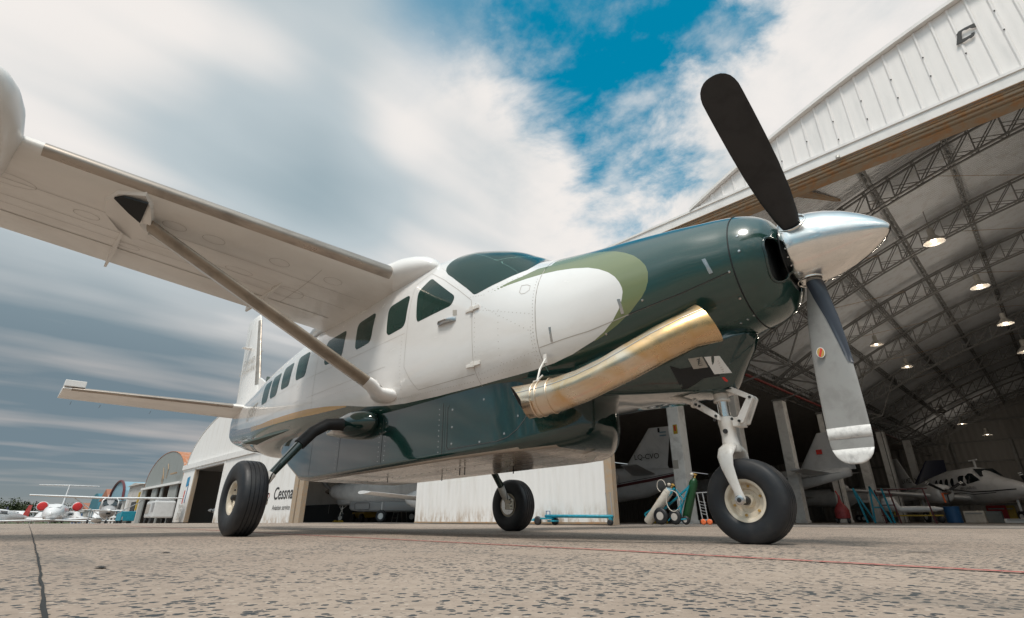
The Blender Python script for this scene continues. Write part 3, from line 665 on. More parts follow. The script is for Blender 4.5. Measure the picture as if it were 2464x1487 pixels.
for s_ in (-1, 1):
    ys = [.2, .78, 2, 3.2, 4.4, 5.6, 6.8, 7.6, 7.85, 7.94]
    rs = [wring(y, s_) for y in ys]
    rs[-1] = [tuple(V(*p).lerp(V(wle(7.94)-.6, s_*7.94, wz(7.94)), .35)) for p in rs[-1]]
    wg = MB().rings(rs).build('wing', 'wing_white', AC, smooth=True, auto=60)
    # de-ice boot over the leading edge
    y0, y1 = (.86, 4.0) if s_ < 0 else (.86, 7.5)
    mb = MB(); vs = []; yy = np.linspace(y0, y1, 8); n = 0
    for y in yy:
        r = wring(y, s_); N = 18; idx = list(range(N-4, N+3)); C0 = V(wle(y)-.35, s_*y, wz(y)); q = [C0+(V(*r[i])-C0)*1.012 for i in idx]; n = len(q); vs += q
    mb.add(vs, [(i*n+j, i*n+j+1, (i+1)*n+j+1, (i+1)*n+j) for i in range(len(yy)-1) for j in range(n-1)]); mb.build('deice_boot', 'boot', wg, smooth=True)
    # flap / aileron gap, spar seams and access covers under the wing
    mb = MB(); und = lambda f, y: (lambda r: V(*r[18+int(f*1)]))(wring(y, s_))
    def under(fr, y, off=.004):
        y = max(.3, y); r = wring(y, s_); lower = r[18:]+[r[0]]; xt = wle(y)-fr*(wle(y)+5.5)
        for a, b in zip(lower[:-1], lower[1:]):
            if b[0] <= xt <= a[0]: t = (a[0]-xt)/(a[0]-b[0]); return V(xt, s_*y, a[2]*(1-t)+b[2]*t-off)
        return V(xt, s_*y, lower[-1][2]-off)
    def uline(f0, ya, f1, yb, w=.006, n=24):
        A = [under(f0+(f1-f0)*k/n, ya+(yb-ya)*k/n) for k in range(n+1)]; vs = []
        d = (A[-1]-A[0]).normalized(); nn = d.cross(V(0, 0, 1)).normalized()*w/2
        mb.add([p+nn for p in A]+[p-nn for p in A], [(i, i+1, n+2+i, n+1+i) for i in range(n)])
    uline(.30, .9, .30, 7.6, .005); uline(.48, .9, .48, 4.6, .005); uline(.70, .9, .70, 7.7, .014); uline(.58, 1.5, .58, 7.6, .004)
    for y in (1.55, 3.3, 4.55, 5.3): uline(.13, y, .70, y, .004)
    for fr, y, a, b in ((.20, 1.35, .06, .10), (.20, 1.95, .06, .10), (.20, 2.6, .06, .10), (.20, 3.75 if 0 else 2.95, .06, .10), (.30, 4.2, .09, .22), (.52, 1.6, .13, .18), (.40, 3.6, .06, .10), (.62, 3.2, .05, .10), (.45, 2.2, .06, .14)):
        C0 = under(fr, y); k = 20; rr = [under(fr+a*math.cos(2*math.pi*i/k)*.6, y+b*math.sin(2*math.pi*i/k), .003) for i in range(k)]
        ro = [under(fr+(a*.6+.002)*math.cos(2*math.pi*i/k), y+(b+.004)*math.sin(2*math.pi*i/k), .003) for i in range(k)]
        mb.add(rr+ro, [(i, (i+1) % k, k+(i+1) % k, k+i) for i in range(k)])
    mb.build('wing_seams', 'seam_soft', wg)
    # hinge fairings
    mb = MB()
    for y in (3.3, 6.2, 1.75):
        A = under(.42, y); B = under(.99, y); MB().rings([[A+V(0, -.01, 0), A+V(0, .01, 0), A+V(0, .01, .02), A+V(0, -.01, .02)], [A.lerp(B, .5)+V(0, -.02, -.07), A.lerp(B, .5)+V(0, .02, -.07), A.lerp(B, .5)+V(0, .02, .03), A.lerp(B, .5)+V(0, -.02, .03)], [B+V(-.03, -.012, -.06), B+V(-.03, .012, -.06), B+V(-.03, .012, .03), B+V(-.03, -.012, .03)]]).build('flap_hinge_fairing', 'wing_white', wg, smooth=True, auto=40)
    # strut with fairings at both ends
    A = V(-3.40, s_*.86, 1.42); B = V(-4.06, s_*3.20, 2.80); d = (B-A).normalized()
    def srow(p, c, t): 
        r = []; fwd_ = (V(1, 0, 0)-d*d.x).normalized(); nn = d.cross(fwd_)
        for k in range(20):
            ph = 2*math.pi*k/20; u = math.cos(ph); w = math.sin(ph); r.append(p+fwd_*(u*c/2+(.03 if u > 0 else 0)*0)+nn*w*t/2*(1+.4*u))
        return r
    st_ = MB().rings([srow(A.lerp(B, t), .26, .062) for t in (0, .5, 1.)]).build('wing_strut', 'wing_white', AC, smooth=True)
    mb = MB(); rr = [srow(A.lerp(B, t), .266, .068) for t in (.02, .5, .97)]; idx = [(-6+i) % 20 for i in range(10)]; vs = [r[i] for r in rr for i in idx]; n = len(idx)
    mb.add(vs, [(i*n+j, i*n+j+1, (i+1)*n+j+1, (i+1)*n+j) for i in range(2) for j in range(n-1)]); mb.build('strut_boot', 'boot_strut', st_, smooth=True)
    rs = [[V(*q) for q in srow(A.lerp(B, .055), .272, .075)], [V(*q) for q in srow(A.lerp(B, .03), .28, .09)]]
    for y_, z_, x0_, x1_, hz in ((.87, 1.40, -3.55, -3.27, .055), (.83, 1.385, -3.60, -3.23, .075), (.74, 1.37, -3.68, -3.19, .085)):
        r = []
        for k in range(20):
            ph = 2*math.pi*k/20; u_ = math.cos(ph); w_ = math.sin(ph); r.append(V((x0_+x1_)/2+u_*(x1_-x0_)/2, s_*y_, z_-s_*w_*hz*(.75+.35*u_)))
        rs.append(r)
    MB().rings(rs).build('strut_foot_fairing', 'white_paint', AC, smooth=True, auto=60)
    # upper fairing with the black landing-light window
    def under_pt(x, y, off): 
        fr = (wle(y)-x)/(wle(y)+5.5); return under(fr, y, off)
    Y0 = 3.25; pts = [(-3.62, 3.26), (-3.72, 3.18), (-3.95, 3.12), (-4.25, 3.11), (-4.60, 3.20), (-4.38, 3.35), (-4.15, 3.49), (-3.92, 3.53), (-3.74, 3.46)]
    top = [under_pt(x, y, -.02) for x, y in pts]; bot = [under_pt(x*.9+.1*-3.9, y*.92+.08*3.22, dz) for (x, y), dz in zip(pts, (.03, .07, .10, .11, .02, .06, .05, .035, .03))]
    uf = MB().rings([top, [a.lerp(b, .7) for a, b in zip(top, bot)], bot]).build('strut_cuff', 'wing_white', AC, smooth=True, auto=45)
    if s_ < 0:
        T_ = [(-3.80, 3.46), (-3.72, 3.40), (-3.655, 3.22), (-3.97, 3.215), (-3.90, 3.33)]
        MB().prism([under_pt(x, y, .058+.035*((3.46-y)/.24)) for x, y in T_], (0, 0, .02)).build('landing_light_window', 'black', uf)
# wing root fairing dome over the windshield shoulder
for s_ in (-1, 1):
    mb = MB(); rs = []
    for x, r_, zc_, yc in ((-2.80, .03, 2.80, .60), (-2.86, .095, 2.82, .60), (-2.98, .155, 2.84, .60), (-3.12, .19, 2.855, .62), (-3.30, .215, 2.87, .64), (-3.6, .23, 2.88, .66), (-4.2, .22, 2.88, .66), (-5.2, .16, 2.84, .66), (-6.0, .05, 2.76, .64)):
        rs.append([(x, s_*(yc+r_*1.0*math.cos(2*math.pi*k/24)), zc_+r_*.86*math.sin(2*math.pi*k/24)) for k in range(24)])
    mb.rings(rs); mb.build('wing_root_fairing', 'white_paint', AC, smooth=True)
# weather radar pod on the near wing
rp = MB(); rs = []
for x, r_ in ((-2.93, .02), (-2.945, .07), (-2.99, .135), (-3.08, .195), (-3.2, .235), (-3.4, .265), (-3.7, .27), (-4.1, .24), (-4.6, .16), (-5.0, .08), (-5.2, .02)):
    rs.append([(x, -4.40+r_*math.cos(2*math.pi*k/32), 3.02-.02+r_*math.sin(2*math.pi*k/32)*(1.0 if x > -3.6 else .9)) for k in range(32)])
rp.rings(rs); rp.build('radar_pod', 'wing_white', AC, smooth=True)

# tail
def vring(xle, z, chord, t): return [(xle-a*chord, b*chord-.02*0, z) for a, b in airfoil(14, t)]
def sym(n, t):
    P = []
    for k in range(n+1): x = .5*(1+math.cos(math.pi*k/n)); P.append((x, 5*t*(.2969*math.sqrt(x)-.126*x-.3516*x*x+.2843*x**3-.1036*x**4)))
    return P+[(x, -y) for x, y in P[-2:0:-1]]
def vr(xle, xte, z, t=.10): return [(xle-a*(xle-xte), b*(xle-xte), z) for a, b in sym(14, t)]
fin = MB().rings([vr(-9.85, -11.38, 2.35, .09), vr(-9.97, -11.42, 2.75, .09), vr(-10.45, -11.60, 3.8), vr(-10.83, -11.74, 4.62), vr(-10.92, -11.72, 4.72, .06)]).build('fin', 'white_paint', AC, smooth=True, auto=60)
MB().prism([(-8.1, -.012, 2.60), (-9.6, -.02, 2.80), (-10.05, -.025, 3.0), (-10.3, -.025, 2.5), (-8.4, -.015, 2.45)], (0, .05, 0)).build('dorsal_fin', 'white_paint', AC, bevel=.008)
mb = MB(); vs = []; zs = (2.85, 3.4, 3.9, 4.55); 
for z in zs:
    t = (z-2.75)/(4.62-2.75); r = vr(-9.97-.86*t, -11.42-.32*t, z); idx = range(11, 18); C0 = V(-10.3-.8*t, 0, z); vs += [C0+(V(*r[i])-C0)*1.03 for i in idx]
mb.add(vs, [(i*7+j, i*7+j+1, (i+1)*7+j+1, (i+1)*7+j) for i in range(3) for j in range(6)]); mb.build('fin_boot', 'boot', fin, smooth=True)
mb = MB(); mb.box((-11.22, -.055, 3.55), (.008, .004, 1.7)); mb.build('rudder_seam', 'seam_soft', fin)
mb = MB(); mb.rings([[(-10.9, -.06, 3.85), (-11.1, -.06, 3.85), (-11.1, -.06, 3.87), (-10.9, -.06, 3.87)], [(-10.95, -.22, 3.86), (-11.1, -.22, 3.86), (-11.1, -.22, 3.868), (-10.95, -.22, 3.868)]]); mb.rings([[(-10.9, .06, 3.85), (-11.1, .06, 3.85), (-11.1, .06, 3.87), (-10.9, .06, 3.87)], [(-10.95, .22, 3.86), (-11.1, .22, 3.86), (-11.1, .22, 3.868), (-10.95, .22, 3.868)]]); mb.build('nav_antenna', 'white_paint', fin)
for i, t in enumerate(('GRAND', 'CARAVAN')): text_part(t, .21, (-10.85-.02*i, -.078, 3.50-.20*i), (1, 0, 0), (0, 0, 1), 'fin_lettering', 'decal_grey', fin, shear=.2)
for s_ in (-1, 1):
    def hr(y): t = y/3.12; return foil_ring(-9.85-.55*t, s_*y, 2.30, 1.45-.45*t, .10, R(1), n=14)
    sb = MB().rings([hr(.05), hr(1.5), hr(2.75), hr(3.12)]).build('tailplane', 'wing_white', AC, smooth=True, auto=60)
    mb = MB(); vs = []
    for y in (.45, 1.5, 3.0):
        r = hr(y); C0 = V(r[14][0]-.25, s_*y, 2.3); vs += [C0+(V(*r[i])-C0)*1.02 for i in range(11, 17)]
    mb.add(vs, [(i*6+j, i*6+j+1, (i+1)*6+j+1, (i+1)*6+j) for i in range(2) for j in range(5)]); mb.build('tail_boot', 'boot', sb, smooth=True)
    MB().prism([(-10.36, s_*2.82, 2.34), (-10.62, s_*2.82, 2.33), (-10.62, s_*3.12, 2.33), (-10.38, s_*3.12, 2.34)], (.0, 0, .115)).build('elevator_horn', 'white_paint', sb, bevel=.01)
mb = MB()
for y in (-2.9, -2.45, -1.6): mb.tube([(-11.36, y, 2.24), (-11.50, y, 2.20)], .003, 5)
mb.build('static_wick', 'seam', AC)

# landing gear
def wheel(name, parent, c, rt, w, rr, steer=0., flat=.008, rimmat='rim_cream', side=-1):
    """tyre with four tread grooves, and a rim; the axle runs along y"""
    h = w/2; g = .0045
    prof = [(-h*.72, rr*.98), (-h*.86, rr*1.06), (-h*.98, rr*1.22), (-h, (rr+rt)/2), (-h*.93, rt*.90), (-h*.80, rt*.955), (-h*.64, rt*.985)]
    tread = []
    for gx in (-.46, -.16, .16, .46):
        tread += [(h*(gx-.035), rt*(1-.03*gx*gx)), (h*(gx-.02), rt*(1-.03*gx*gx)-.007), (h*(gx+.02), rt*(1-.03*gx*gx)-.007), (h*(gx+.035), rt*(1-.03*gx*gx))]
    prof = prof+tread+[(a*-1, b) for a, b in prof[::-1]]
    t = MB().lathe(prof, c, (0, 1, 0), 72, False)
    t.v = [(x, y*(1), max(z, c[2]-rt+flat)) for x, y, z in t.v]
    t.v = [(x, c[1]+(y-c[1])*(1+.06*max(0, 1-(z-(c[2]-rt))/.05)), z) for x, y, z in t.v]
    root = bpy.data.objects.new(name, None); COL.objects.link(root); root.parent = parent
    t.build('tyre', 'rubber', root, smooth=True, auto=50)
    s_ = side
    rp_ = [(0, .02), (0, .035), (-.03, .045), (-.03, rr*.52), (-.012, rr*.60), (-.010, rr*.80), (.022, rr*.86), (.028, rr*.90), (.030, rr*1.02), (.018, rr*1.06), (-.02, rr*1.04)]
    face = h*.80
    rim = MB().lathe([(a+face-.03, b) for a, b in rp_], c, (0, s_, 0), 48, False)
    rim.lathe([(a+face-.03, b) for a, b in rp_], c, (0, -s_, 0), 48, False)
    rim.build('rim', rimmat, root, smooth=True, auto=50)
    for k in range(6):
        a = 2*math.pi*k/6+.3; MB().lathe([(face-.045, .009), (face-.030, .008)], (c[0]+rr*.70*math.cos(a), c[1], c[2]+rr*.70*math.sin(a)), (0, s_, 0), 6).build('hub_bolt', 'decal_gold' if name == 'nose_wheel' else 'dark_metal', root)
    MB().lathe([(face-.05, .028), (face+.005, .026), (face+.012, .014)], c, (0, s_, 0), 20).build('hub_cap', 'dark_metal', root)
    return root
nw = wheel('nose_wheel', AC, (0, 0, .255), .263, .20, .128)
# nose leg
leg = bpy.data.objects.new('nose_gear', None); COL.objects.link(leg); leg.parent = AC
mb = MB(); T0 = V(-.085, 0, 1.03); T1 = V(-.06, 0, .56); ax = (T1-T0).normalized()
mb.lathe([(-.03, .050), (0, .056), (.055, .056), (.06, .050), (.10, .050), (.104, .056), (.118, .056), (.12, .040)], T0, ax, 24); mb.build('upper_collar', 'gear_white', leg, smooth=True, auto=40)
MB().lathe([(.10, .037), (.27, .037)], T0, ax, 24).build('oleo_piston', 'chrome', leg, smooth=True, auto=40)
mb = MB(); mb.lathe([(.225, .030), (.23, .052), (.27, .056), (.30, .052), (.36, .050), (.42, .056), (.455, .060), (.47, .05)], T0, ax, 24)
mb.build('strut_body', 'gear_white', leg, smooth=True, auto=50)
for s_ in (-1, 1):
    P = [((-.062, s_*.03, .60), .10, .06), ((-.06, s_*.09, .575), .115, .05), ((-.062, s_*.128, .53), .105, .030), ((-.052, s_*.140, .46), .085, .026), ((-.030, s_*.142, .38), .066, .026), ((-.010, s_*.140, .31), .054, .026), ((0, s_*.138, .262), .066, .028), ((.004, s_*.137, .235), .045, .026)]
    rs = []
    for i, (p, a, b) in enumerate(P):
        q0 = V(*P[max(0, i-1)][0]); q1 = V(*P[min(len(P)-1, i+1)][0]); d = (q1-q0).normalized(); u = (V(1, 0, 0)-d*d.x).normalized(); w = d.cross(u)
        rs.append([V(*p)+u*math.cos(2*math.pi*k/20)*a/2+w*math.sin(2*math.pi*k/20)*b/2 for k in range(20)])
    MB().rings(rs).build('fork_arm', 'gear_white', leg, smooth=True)
mb = MB(); mb.lathe([(-.165, .012), (-.160, .022), (.160, .022), (.165, .012)], (0, 0, .255), (0, 1, 0), 20); mb.build('axle', 'dark_metal', leg, smooth=True, auto=40)
mb = MB(); mb.lathe([(.152, .030), (.160, .030), (.164, .022), (.164, .011)], (0, 0, .255), (0, -1, 0), 20); mb.build('axle_nut', 'steel', leg, smooth=True, auto=40)
def link(mb, a, b, w0, w1, t): 
    a = V(*a); b = V(*b); d = (b-a).normalized(); u = d.cross(V(0, 1, 0)).normalized()
    mb.rings([[p+u*w/2*sx+V(0, t/2*sy, 0) for sx, sy in ((-1, -1), (1, -1), (1, 1), (-1, 1))] for p, w in ((a-d*.01, w0*.6), (a, w0), (b, w1), (b+d*.01, w1*.6))])
mb = MB(); link(mb, (-.03, -.045, 1.005), (.135, -.03, .905), .040, .034, .03); link(mb, (-.03, .045, 1.005), (.135, .03, .905), .040, .034, .03); mb.build('torque_link', 'gear_white', leg, bevel=.003)
mb = MB(); link(mb, (.135, -.035, .905), (.045, -.045, .755), .040, .050, .03); link(mb, (.135, .035, .905), (.045, .045, .755), .040, .050, .03); mb.box((.02, 0, .755), (.05, .12, .06)); mb.build('torque_link', 'gear_white', leg, bevel=.003)
mb = MB(); mb.tube([(-.50, -.06, 1.035), (-.24, -.08, .915)], .021, 14); mb.build('drag_link', 'gear_white', leg, smooth=True, auto=40)
mb = MB(); mb.tube([(-.255, -.08, .922), (-.235, -.08, .912)], .036, 16); mb.rings([[(-.245, -.08+b, .917+a) for a, b in ((-.03, -.02), (.03, -.02), (.03, .02), (-.03, .02))], [(-.10, -.085+b, .81+a) for a, b in ((-.028, -.02), (.022, -.02), (.022, .02), (-.028, .02))], [(-.075, -.085+b, .79+a) for a, b in ((-.02, -.018), (.015, -.018), (.015, .018), (-.02, .018))]]); mb.build('steering_cylinder', 'gear_white', leg, bevel=.003)
mb = MB(); mb.tube([(-.45, .05, 1.03), (-.10, .03, 1.00)], .018, 12); mb.build('steering_rod', 'gear_white', leg, smooth=True)
for p in ((-.09, -.108, .80), (-.105, -.103, .775), (.02, -.115, .765), (.135, -.05, .905), (-.03, -.065, 1.005), (-.20, -.103, .885), (-.225, -.103, .90), (.045, -.065, .755)): MB().lathe([(0, .010), (.008, .009)], p, (0, -1, 0), 8).build('pivot_bolt', 'dark_metal', leg)
MB().lathe([(0, .017), (.010, .015)], (-.065, -.052, .70), (0, -1, 0), 12).build('filler_port', 'dark_metal', leg)
MB().lathe([(0, .105), (.006, .10)], (-.06, 0, 1.03-.052), (0, 0, 1), 24).build('leg_well', 'black', ch)

# main gear
for s_, nm in ((-1, 'main_wheel'), (1, 'main_wheel')):
    wheel(nm, AC, (-4.05, s_*1.80, .335), .343, .245, .150, side=s_)
    g = bpy.data.objects.new('main_gear_leg', None); COL.objects.link(g); g.parent = AC
    mb = MB(); rs = []
    for y, z, c, t in ((.60, 1.10, .20, .12), (.95, 1.13, .19, .11), (1.12, 1.08, .17, .10), (1.26, .98, .15, .095), (1.36, .87, .145, .09)):
        pass
    P = [((-4.02, .70, 1.12), .095, .075), ((-4.03, .92, 1.135), .085, .068), ((-4.04, 1.08, 1.115), .078, .064), ((-4.05, 1.22, 1.02), .074, .062), ((-4.05, 1.345, .875), .072, .062)]
    def gr(P):
        rs = []
        for i, (p, a, b) in enumerate(P):
            q0 = V(*P[max(0, i-1)][0]); q1 = V(*P[min(len(P)-1, i+1)][0]); d = (q1-q0).normalized(); u = V(1, 0, 0); w = d.cross(u)
            rs.append([V(p[0], p[1], p[2])+u*math.cos(2*math.pi*k/20)*a+w*math.sin(2*math.pi*k/20)*b for k in range(20)])
        return [[(x, s_*y, z) for x, y, z in r] for r in rs]
    MB().rings(gr(P)).build('rubber_sleeve', 'boot_black', g, smooth=True, auto=60)
    MB().rings(gr([((-4.05, 1.31, .92), .055, .048), ((-4.06, 1.61, .52), .042, .036)])).build('leg_tube', 'green_paint', g, smooth=True, auto=60)
    MB().rings(gr([((-4.06, 1.57, .57), .052, .044), ((-4.06, 1.62, .49), .055, .045), ((-4.06, 1.70, .40), .060, .045), ((-4.05, 1.74, .34), .05, .03)])).build('axle_fitting', 'gear_white', g, smooth=True, auto=60)
    # brake disc and caliper on the inboard face
    mb = MB(); mb.lathe([(0, .05), (0, .125), (.008, .125), (.008, .05)], (-4.05, s_*1.695, .335), (0, s_, 0), 36); mb.build('brake_disc', 'steel', g, smooth=True, auto=40)
    mb = MB(); mb.box((-3.98, s_*1.66, .34), (.13, .05, .13)); mb.box((-3.96, s_*1.64, .31), (.08, .06, .07)); mb.build('brake_caliper', 'rim_cream', g, bevel=.01)
    mb = MB()
    for k in range(5): mb.lathe([(0, .010), (.012, .009)], (-3.94+.03*(k % 2), s_*1.632, .29+.028*k), (0, -s_, 0), 8)
    mb.build('caliper_bolt', 'dark_metal', g)
    MB().tube([(-4.03, s_*1.50, .70), (-3.98, s_*1.60, .55), (-3.98, s_*1.63, .40)], .006, 6).build('brake_hose', 'black', g)
    mb = MB(); rs = []
    for x, a, b in ((-3.62, .02, .03), (-3.68, .08, .09), (-3.80, .15, .13), (-3.98, .20, .155), (-4.2, .19, .14), (-4.45, .12, .10), (-4.72, .05, .05), (-4.85, .01, .01)):
        rs.append([(x, s_*(.72+a*math.cos(2*math.pi*k/24)*1.05), 1.15+b*math.sin(2*math.pi*k/24)) for k in range(24)])
    MB().rings(rs).build('gear_fairing', 'green_paint', AC, smooth=True)
MB().tube([(-4.0+.02*math.cos(2*math.pi*k/14), -1.585, .36+.022*math.sin(2*math.pi*k/14)) for k in range(15)], .003, 6).build('tie_down_ring', 'decal_red', AC)
MB().tube([(-4.95+.05*math.cos(2*math.pi*k/14)*.6, -.05, 1.02+.05*math.sin(2*math.pi*k/14)) for k in range(15)], .006, 6)
# ------------------------------------------------------------ ground
def gz(x):
    if x > -28: return 0.
    return -3.3e-4*(max(x, -75)+28)**2
def ground_mat():
    m = bpy.data.materials.new('apron_concrete'); m.use_nodes = True; T = NT(m.node_tree)
    g = T.n('NewGeometry').outputs['Position']; P = T.v('MULTIPLY', g, (1, 1, 0))
    base = T.mix(T.ramp(T.noise(P, .35, 5, .6), .3, .7), (.315, .248, .200, 1), (.392, .315, .256, 1))
    base = T.mix(T.ramp(T.noise(P, 26, 5, .7), .35, .75, 0, .55), base, (.21, .165, .13, 1))
    base = T.mix(T.ramp(T.noise(P, 1.6, 6, .65, .4), .52, .75, 0, .45), base, (.215, .185, .16, 1))
    vor = T.n('TexVoronoi', {'Vector': T.v('ADD', P, T.v('SCALE', T.n('TexNoise', {'Vector': P, 'Scale': 90., 'Detail': 2.}).outputs['Color'])), 'Scale': 56., 'Randomness': 1.})
    for n in T.nt.nodes:
        if n.type == 'VECT_MATH' and n.operation == 'SCALE': n.inputs['Scale'].default_value = .008
    patch = T.m('MULTIPLY_ADD', T.ramp(T.noise(P, .9, 4, .6), .30, .50), .66, T.ramp(T.noise(P, 7, 3, .6), .3, .6, .15, .55))
    rnd = T.n('SeparateColor', {0: vor.outputs['Color']}).outputs[0]
    size = T.m('MULTIPLY', T.ramp(rnd, .35, .95, .12, .56, False), patch)
    st = T.m('LESS_THAN', vor.outputs['Distance'], size)
    vor2 = T.n('TexVoronoi', {'Vector': P, 'Scale': 95.}); r2 = T.n('SeparateColor', {0: vor2.outputs['Color']}).outputs[1]
    st2 = T.m('LESS_THAN', vor2.outputs['Distance'], T.ramp(r2, .7, 1., 0, .38, False))
    c = T.mix(T.m('MULTIPLY', st2, .55), base, (.10, .095, .09, 1)); c = T.mix(T.m('MULTIPLY', st, .93), c, (.022, .034, .043, 1))
    c = T.mix(T.m('MULTIPLY', T.ramp(T.noise(T.v('MULTIPLY', P, (.25, 1.6, 1)), 1.1, 4, .6), .55, .70), .5), c, (.13, .118, .105, 1))
    vor3 = T.n('TexVoronoi', {'Vector': P, 'Scale': 70.}); r3 = T.n('SeparateColor', {0: vor3.outputs['Color']}).outputs[2]
    c = T.mix(T.m('MULTIPLY', T.m('LESS_THAN', vor3.outputs['Distance'], T.ramp(r3, .8, 1., 0, .35, False)), .6), c, (.50, .43, .36, 1))
    h = T.m('SUBTRACT', T.m('MULTIPLY', T.noise(P, 45, 5, .7), .6), T.m('MULTIPLY', st, .5))
    p = T.n('BsdfPrincipled', {'Base Color': c, 'Roughness': .82, 'Specular IOR Level': .3, 'Normal': T.n('Bump', {'Strength': .85, 'Distance': .006, 'Height': h}).outputs[0]})
    o = T.n('OutputMaterial'); T.nt.links.new(p.outputs[0], o.inputs[0]); MATS['apron'] = m
ground_mat()
def stripe_mat(name, col, cover):
    m = bpy.data.materials.new(name); m.use_nodes = True; T = NT(m.node_tree)
    P = T.n('NewGeometry').outputs['Position']; f = T.noise(P, 38, 5, .7)
    p = T.n('BsdfPrincipled', {'Base Color': c4(col), 'Roughness': .8}); t = T.n('BsdfTransparent')
    x = T.n('MixShader', {0: T.ramp(f, cover-.06, cover+.06), 1: p.outputs[0], 2: t.outputs[0]})
    o = T.n('OutputMaterial'); T.nt.links.new(x.outputs[0], o.inputs[0]); MATS[name] = m
stripe_mat('red_line_paint', (.40, .105, .09), .58); stripe_mat('joint_dark', (.018, .018, .018), .66); stripe_mat('joint_soft', (.14, .12, .10), .50)
pmat('grass', (.055, .075, .022), .9, var=.5, vscale=.5)
pmat('far_field', (.075, .085, .045), .9, var=.4, vscale=.05)
xs = [70, 30, 0, -28, -34, -40, -46, -52, -58, -64, -70, -75, -85, -120, -170]
vs = [(x, y, gz(x)) for x in xs for y in (-160, -20, -6, 9.2, 130)]
struct(MB().add(vs, [(i*5+j, i*5+j+1, (i+1)*5+j+1, (i+1)*5+j) for i in range(len(xs)-1) for j in range(4)]).build('apron', 'apron'))
vs = []
struct(MB().add([(-900, -900, -2.6), (900, -900, -2.6), (900, 900, -2.6), (-900, 900, -2.6)], [(0, 1, 2, 3)]).build('ground', 'far_field'))
g0 = gz(-200)+.02
gr = MB().add([(-112, -90, g0), (-165, 40, g0), (-600, 300, g0-.4), (-600, -500, g0-.4), (-118, 9, g0)], [(0, 4, 1, 2, 3)]).build('grass_verge', 'grass'); struct(gr)
def gline(name, pts, w, mat, z=.004, wob=0.):
    L = []; Rr = []
    P = []
    for a, b in zip(pts[:-1], pts[1:]):
        n = max(2, int(math.dist(a, b)/.12)) if wob else 1
        P += [(a[0]+(b[0]-a[0])*k/n+(random.uniform(-wob, wob)), a[1]+(b[1]-a[1])*k/n+(random.uniform(-wob, wob))) for k in range(n)]
    P.append(pts[-1])
    for i, p in enumerate(P):
        a = P[max(0, i-1)]; b = P[min(len(P)-1, i+1)]; d = V(b[0]-a[0], b[1]-a[1]).normalized(); ww = w*(1+(random.uniform(-.35, .35) if wob else 0))/2
        L.append((p[0]-d.y*ww, p[1]+d.x*ww, gz(p[0])+z)); Rr.append((p[0]+d.y*ww, p[1]-d.x*ww, gz(p[0])+z))
    m = len(P); o = MB().add(L+Rr, [(i, i+1, m+i+1, m+i) for i in range(m-1)]).build(name, mat); return struct(o)
gline('painted_line', [(6, -1.62), (1.297, -1.402), (-.116, -1.293), (-5.157, -1.125), (-27.9, -.40), (-60, .7)], .045, 'red_line_paint')
gline('pavement_joint', [(2.0, -3.53), (.299, -3.439), (-.803, -3.379), (-5.489, -3.151), (-27.9, -2.1)], .0062, 'joint_dark', wob=.0030)
gline('pavement_joint', [(-.79, -3.47), (-.823, -3.102), (-.84, -2.596), (-1.05, -1.15), (-1.3, 9.2)], .006, 'joint_soft', wob=.002)
gline('pavement_joint', [(-7.2, -6), (-7.6, 9.2)], .008, 'joint_soft', wob=.002)
for (x, y, w, h) in ((-.72, -3.24, .035, .015), (-1.5, -2.9, .04, .015), (.9, -.4, .06, .02), (1.25, -.95, .02, .01)):
    struct(MB().add([(x+w*math.cos(a)*(1+.3*math.sin(3*a)), y+h*math.sin(a), .004) for a in [2*math.pi*k/12 for k in range(12)]], [tuple(range(12))]).build('pavement_stain', 'joint_dark'))

# ------------------------------------------------------------ hangar materials
def corr(name, col, period, axis, rough=.45, metal=0., depth=.03, dirt=(.45, .42, .38), dirtamt=.3, ribbed=False, rust=False):
    """corrugated sheet, the ribs run across world/object `axis`"""
    m = bpy.data.materials.new(name); m.use_nodes = True; T = NT(m.node_tree)
    oc = T.n('TexCoord').outputs['Object']; s = T.n('SeparateXYZ', {0: oc}).outputs[axis]
    ph = T.m('MULTIPLY', s, 2*math.pi/period); w = T.m('SINE', ph)
    if ribbed: w = T.ramp(w, .80, .97)
    st = T.v('MULTIPLY', oc, (1.5, 1.5, .25)); f = T.noise(st, 1.8, 6, .65)
    c = T.mix(T.ramp(f, .45, .75, 0, dirtamt), c4(col), c4(dirt))
    if rust: c = T.mix(T.m('MULTIPLY', T.ramp(T.noise(T.v('MULTIPLY', oc, (2.5, 2.5, .9)), 1.6, 5, .7), .42, .62), T.ramp(T.n('SeparateXYZ', {0: oc}).outputs[2], .75, .02, 0, .75)), c, (.36, .24, .14, 1))
    p = T.n('BsdfPrincipled', {'Base Color': c, 'Roughness': rough, 'Metallic': metal, 'Normal': T.n('Bump', {'Strength': .9, 'Distance': depth, 'Height': w}).outputs[0]})
    o = T.n('OutputMaterial'); T.nt.links.new(p.outputs[0], o.inputs[0]); MATS[name] = m
corr('sheet_white', (.80, .785, .77), .25, 0, depth=.003, dirt=(.60, .56, .51), dirtamt=.5, rust=True)
corr('sheet_gable', (.82, .795, .78), .155, 0, rough=.45, metal=.0, depth=.0012, dirt=(.42, .43, .44))
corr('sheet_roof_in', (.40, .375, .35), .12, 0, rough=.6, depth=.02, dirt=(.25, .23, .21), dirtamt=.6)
corr('sheet_roof_y', (.66, .68, .70), .13, 1, rough=.6, depth=.02, dirt=(.46, .43, .40), dirtamt=.6)
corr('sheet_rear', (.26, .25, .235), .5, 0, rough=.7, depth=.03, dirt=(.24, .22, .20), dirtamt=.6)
corr('sheet_side', (.20, .195, .18), .5, 1, rough=.7, depth=.03, dirt=(.10, .09, .085), dirtamt=.6)
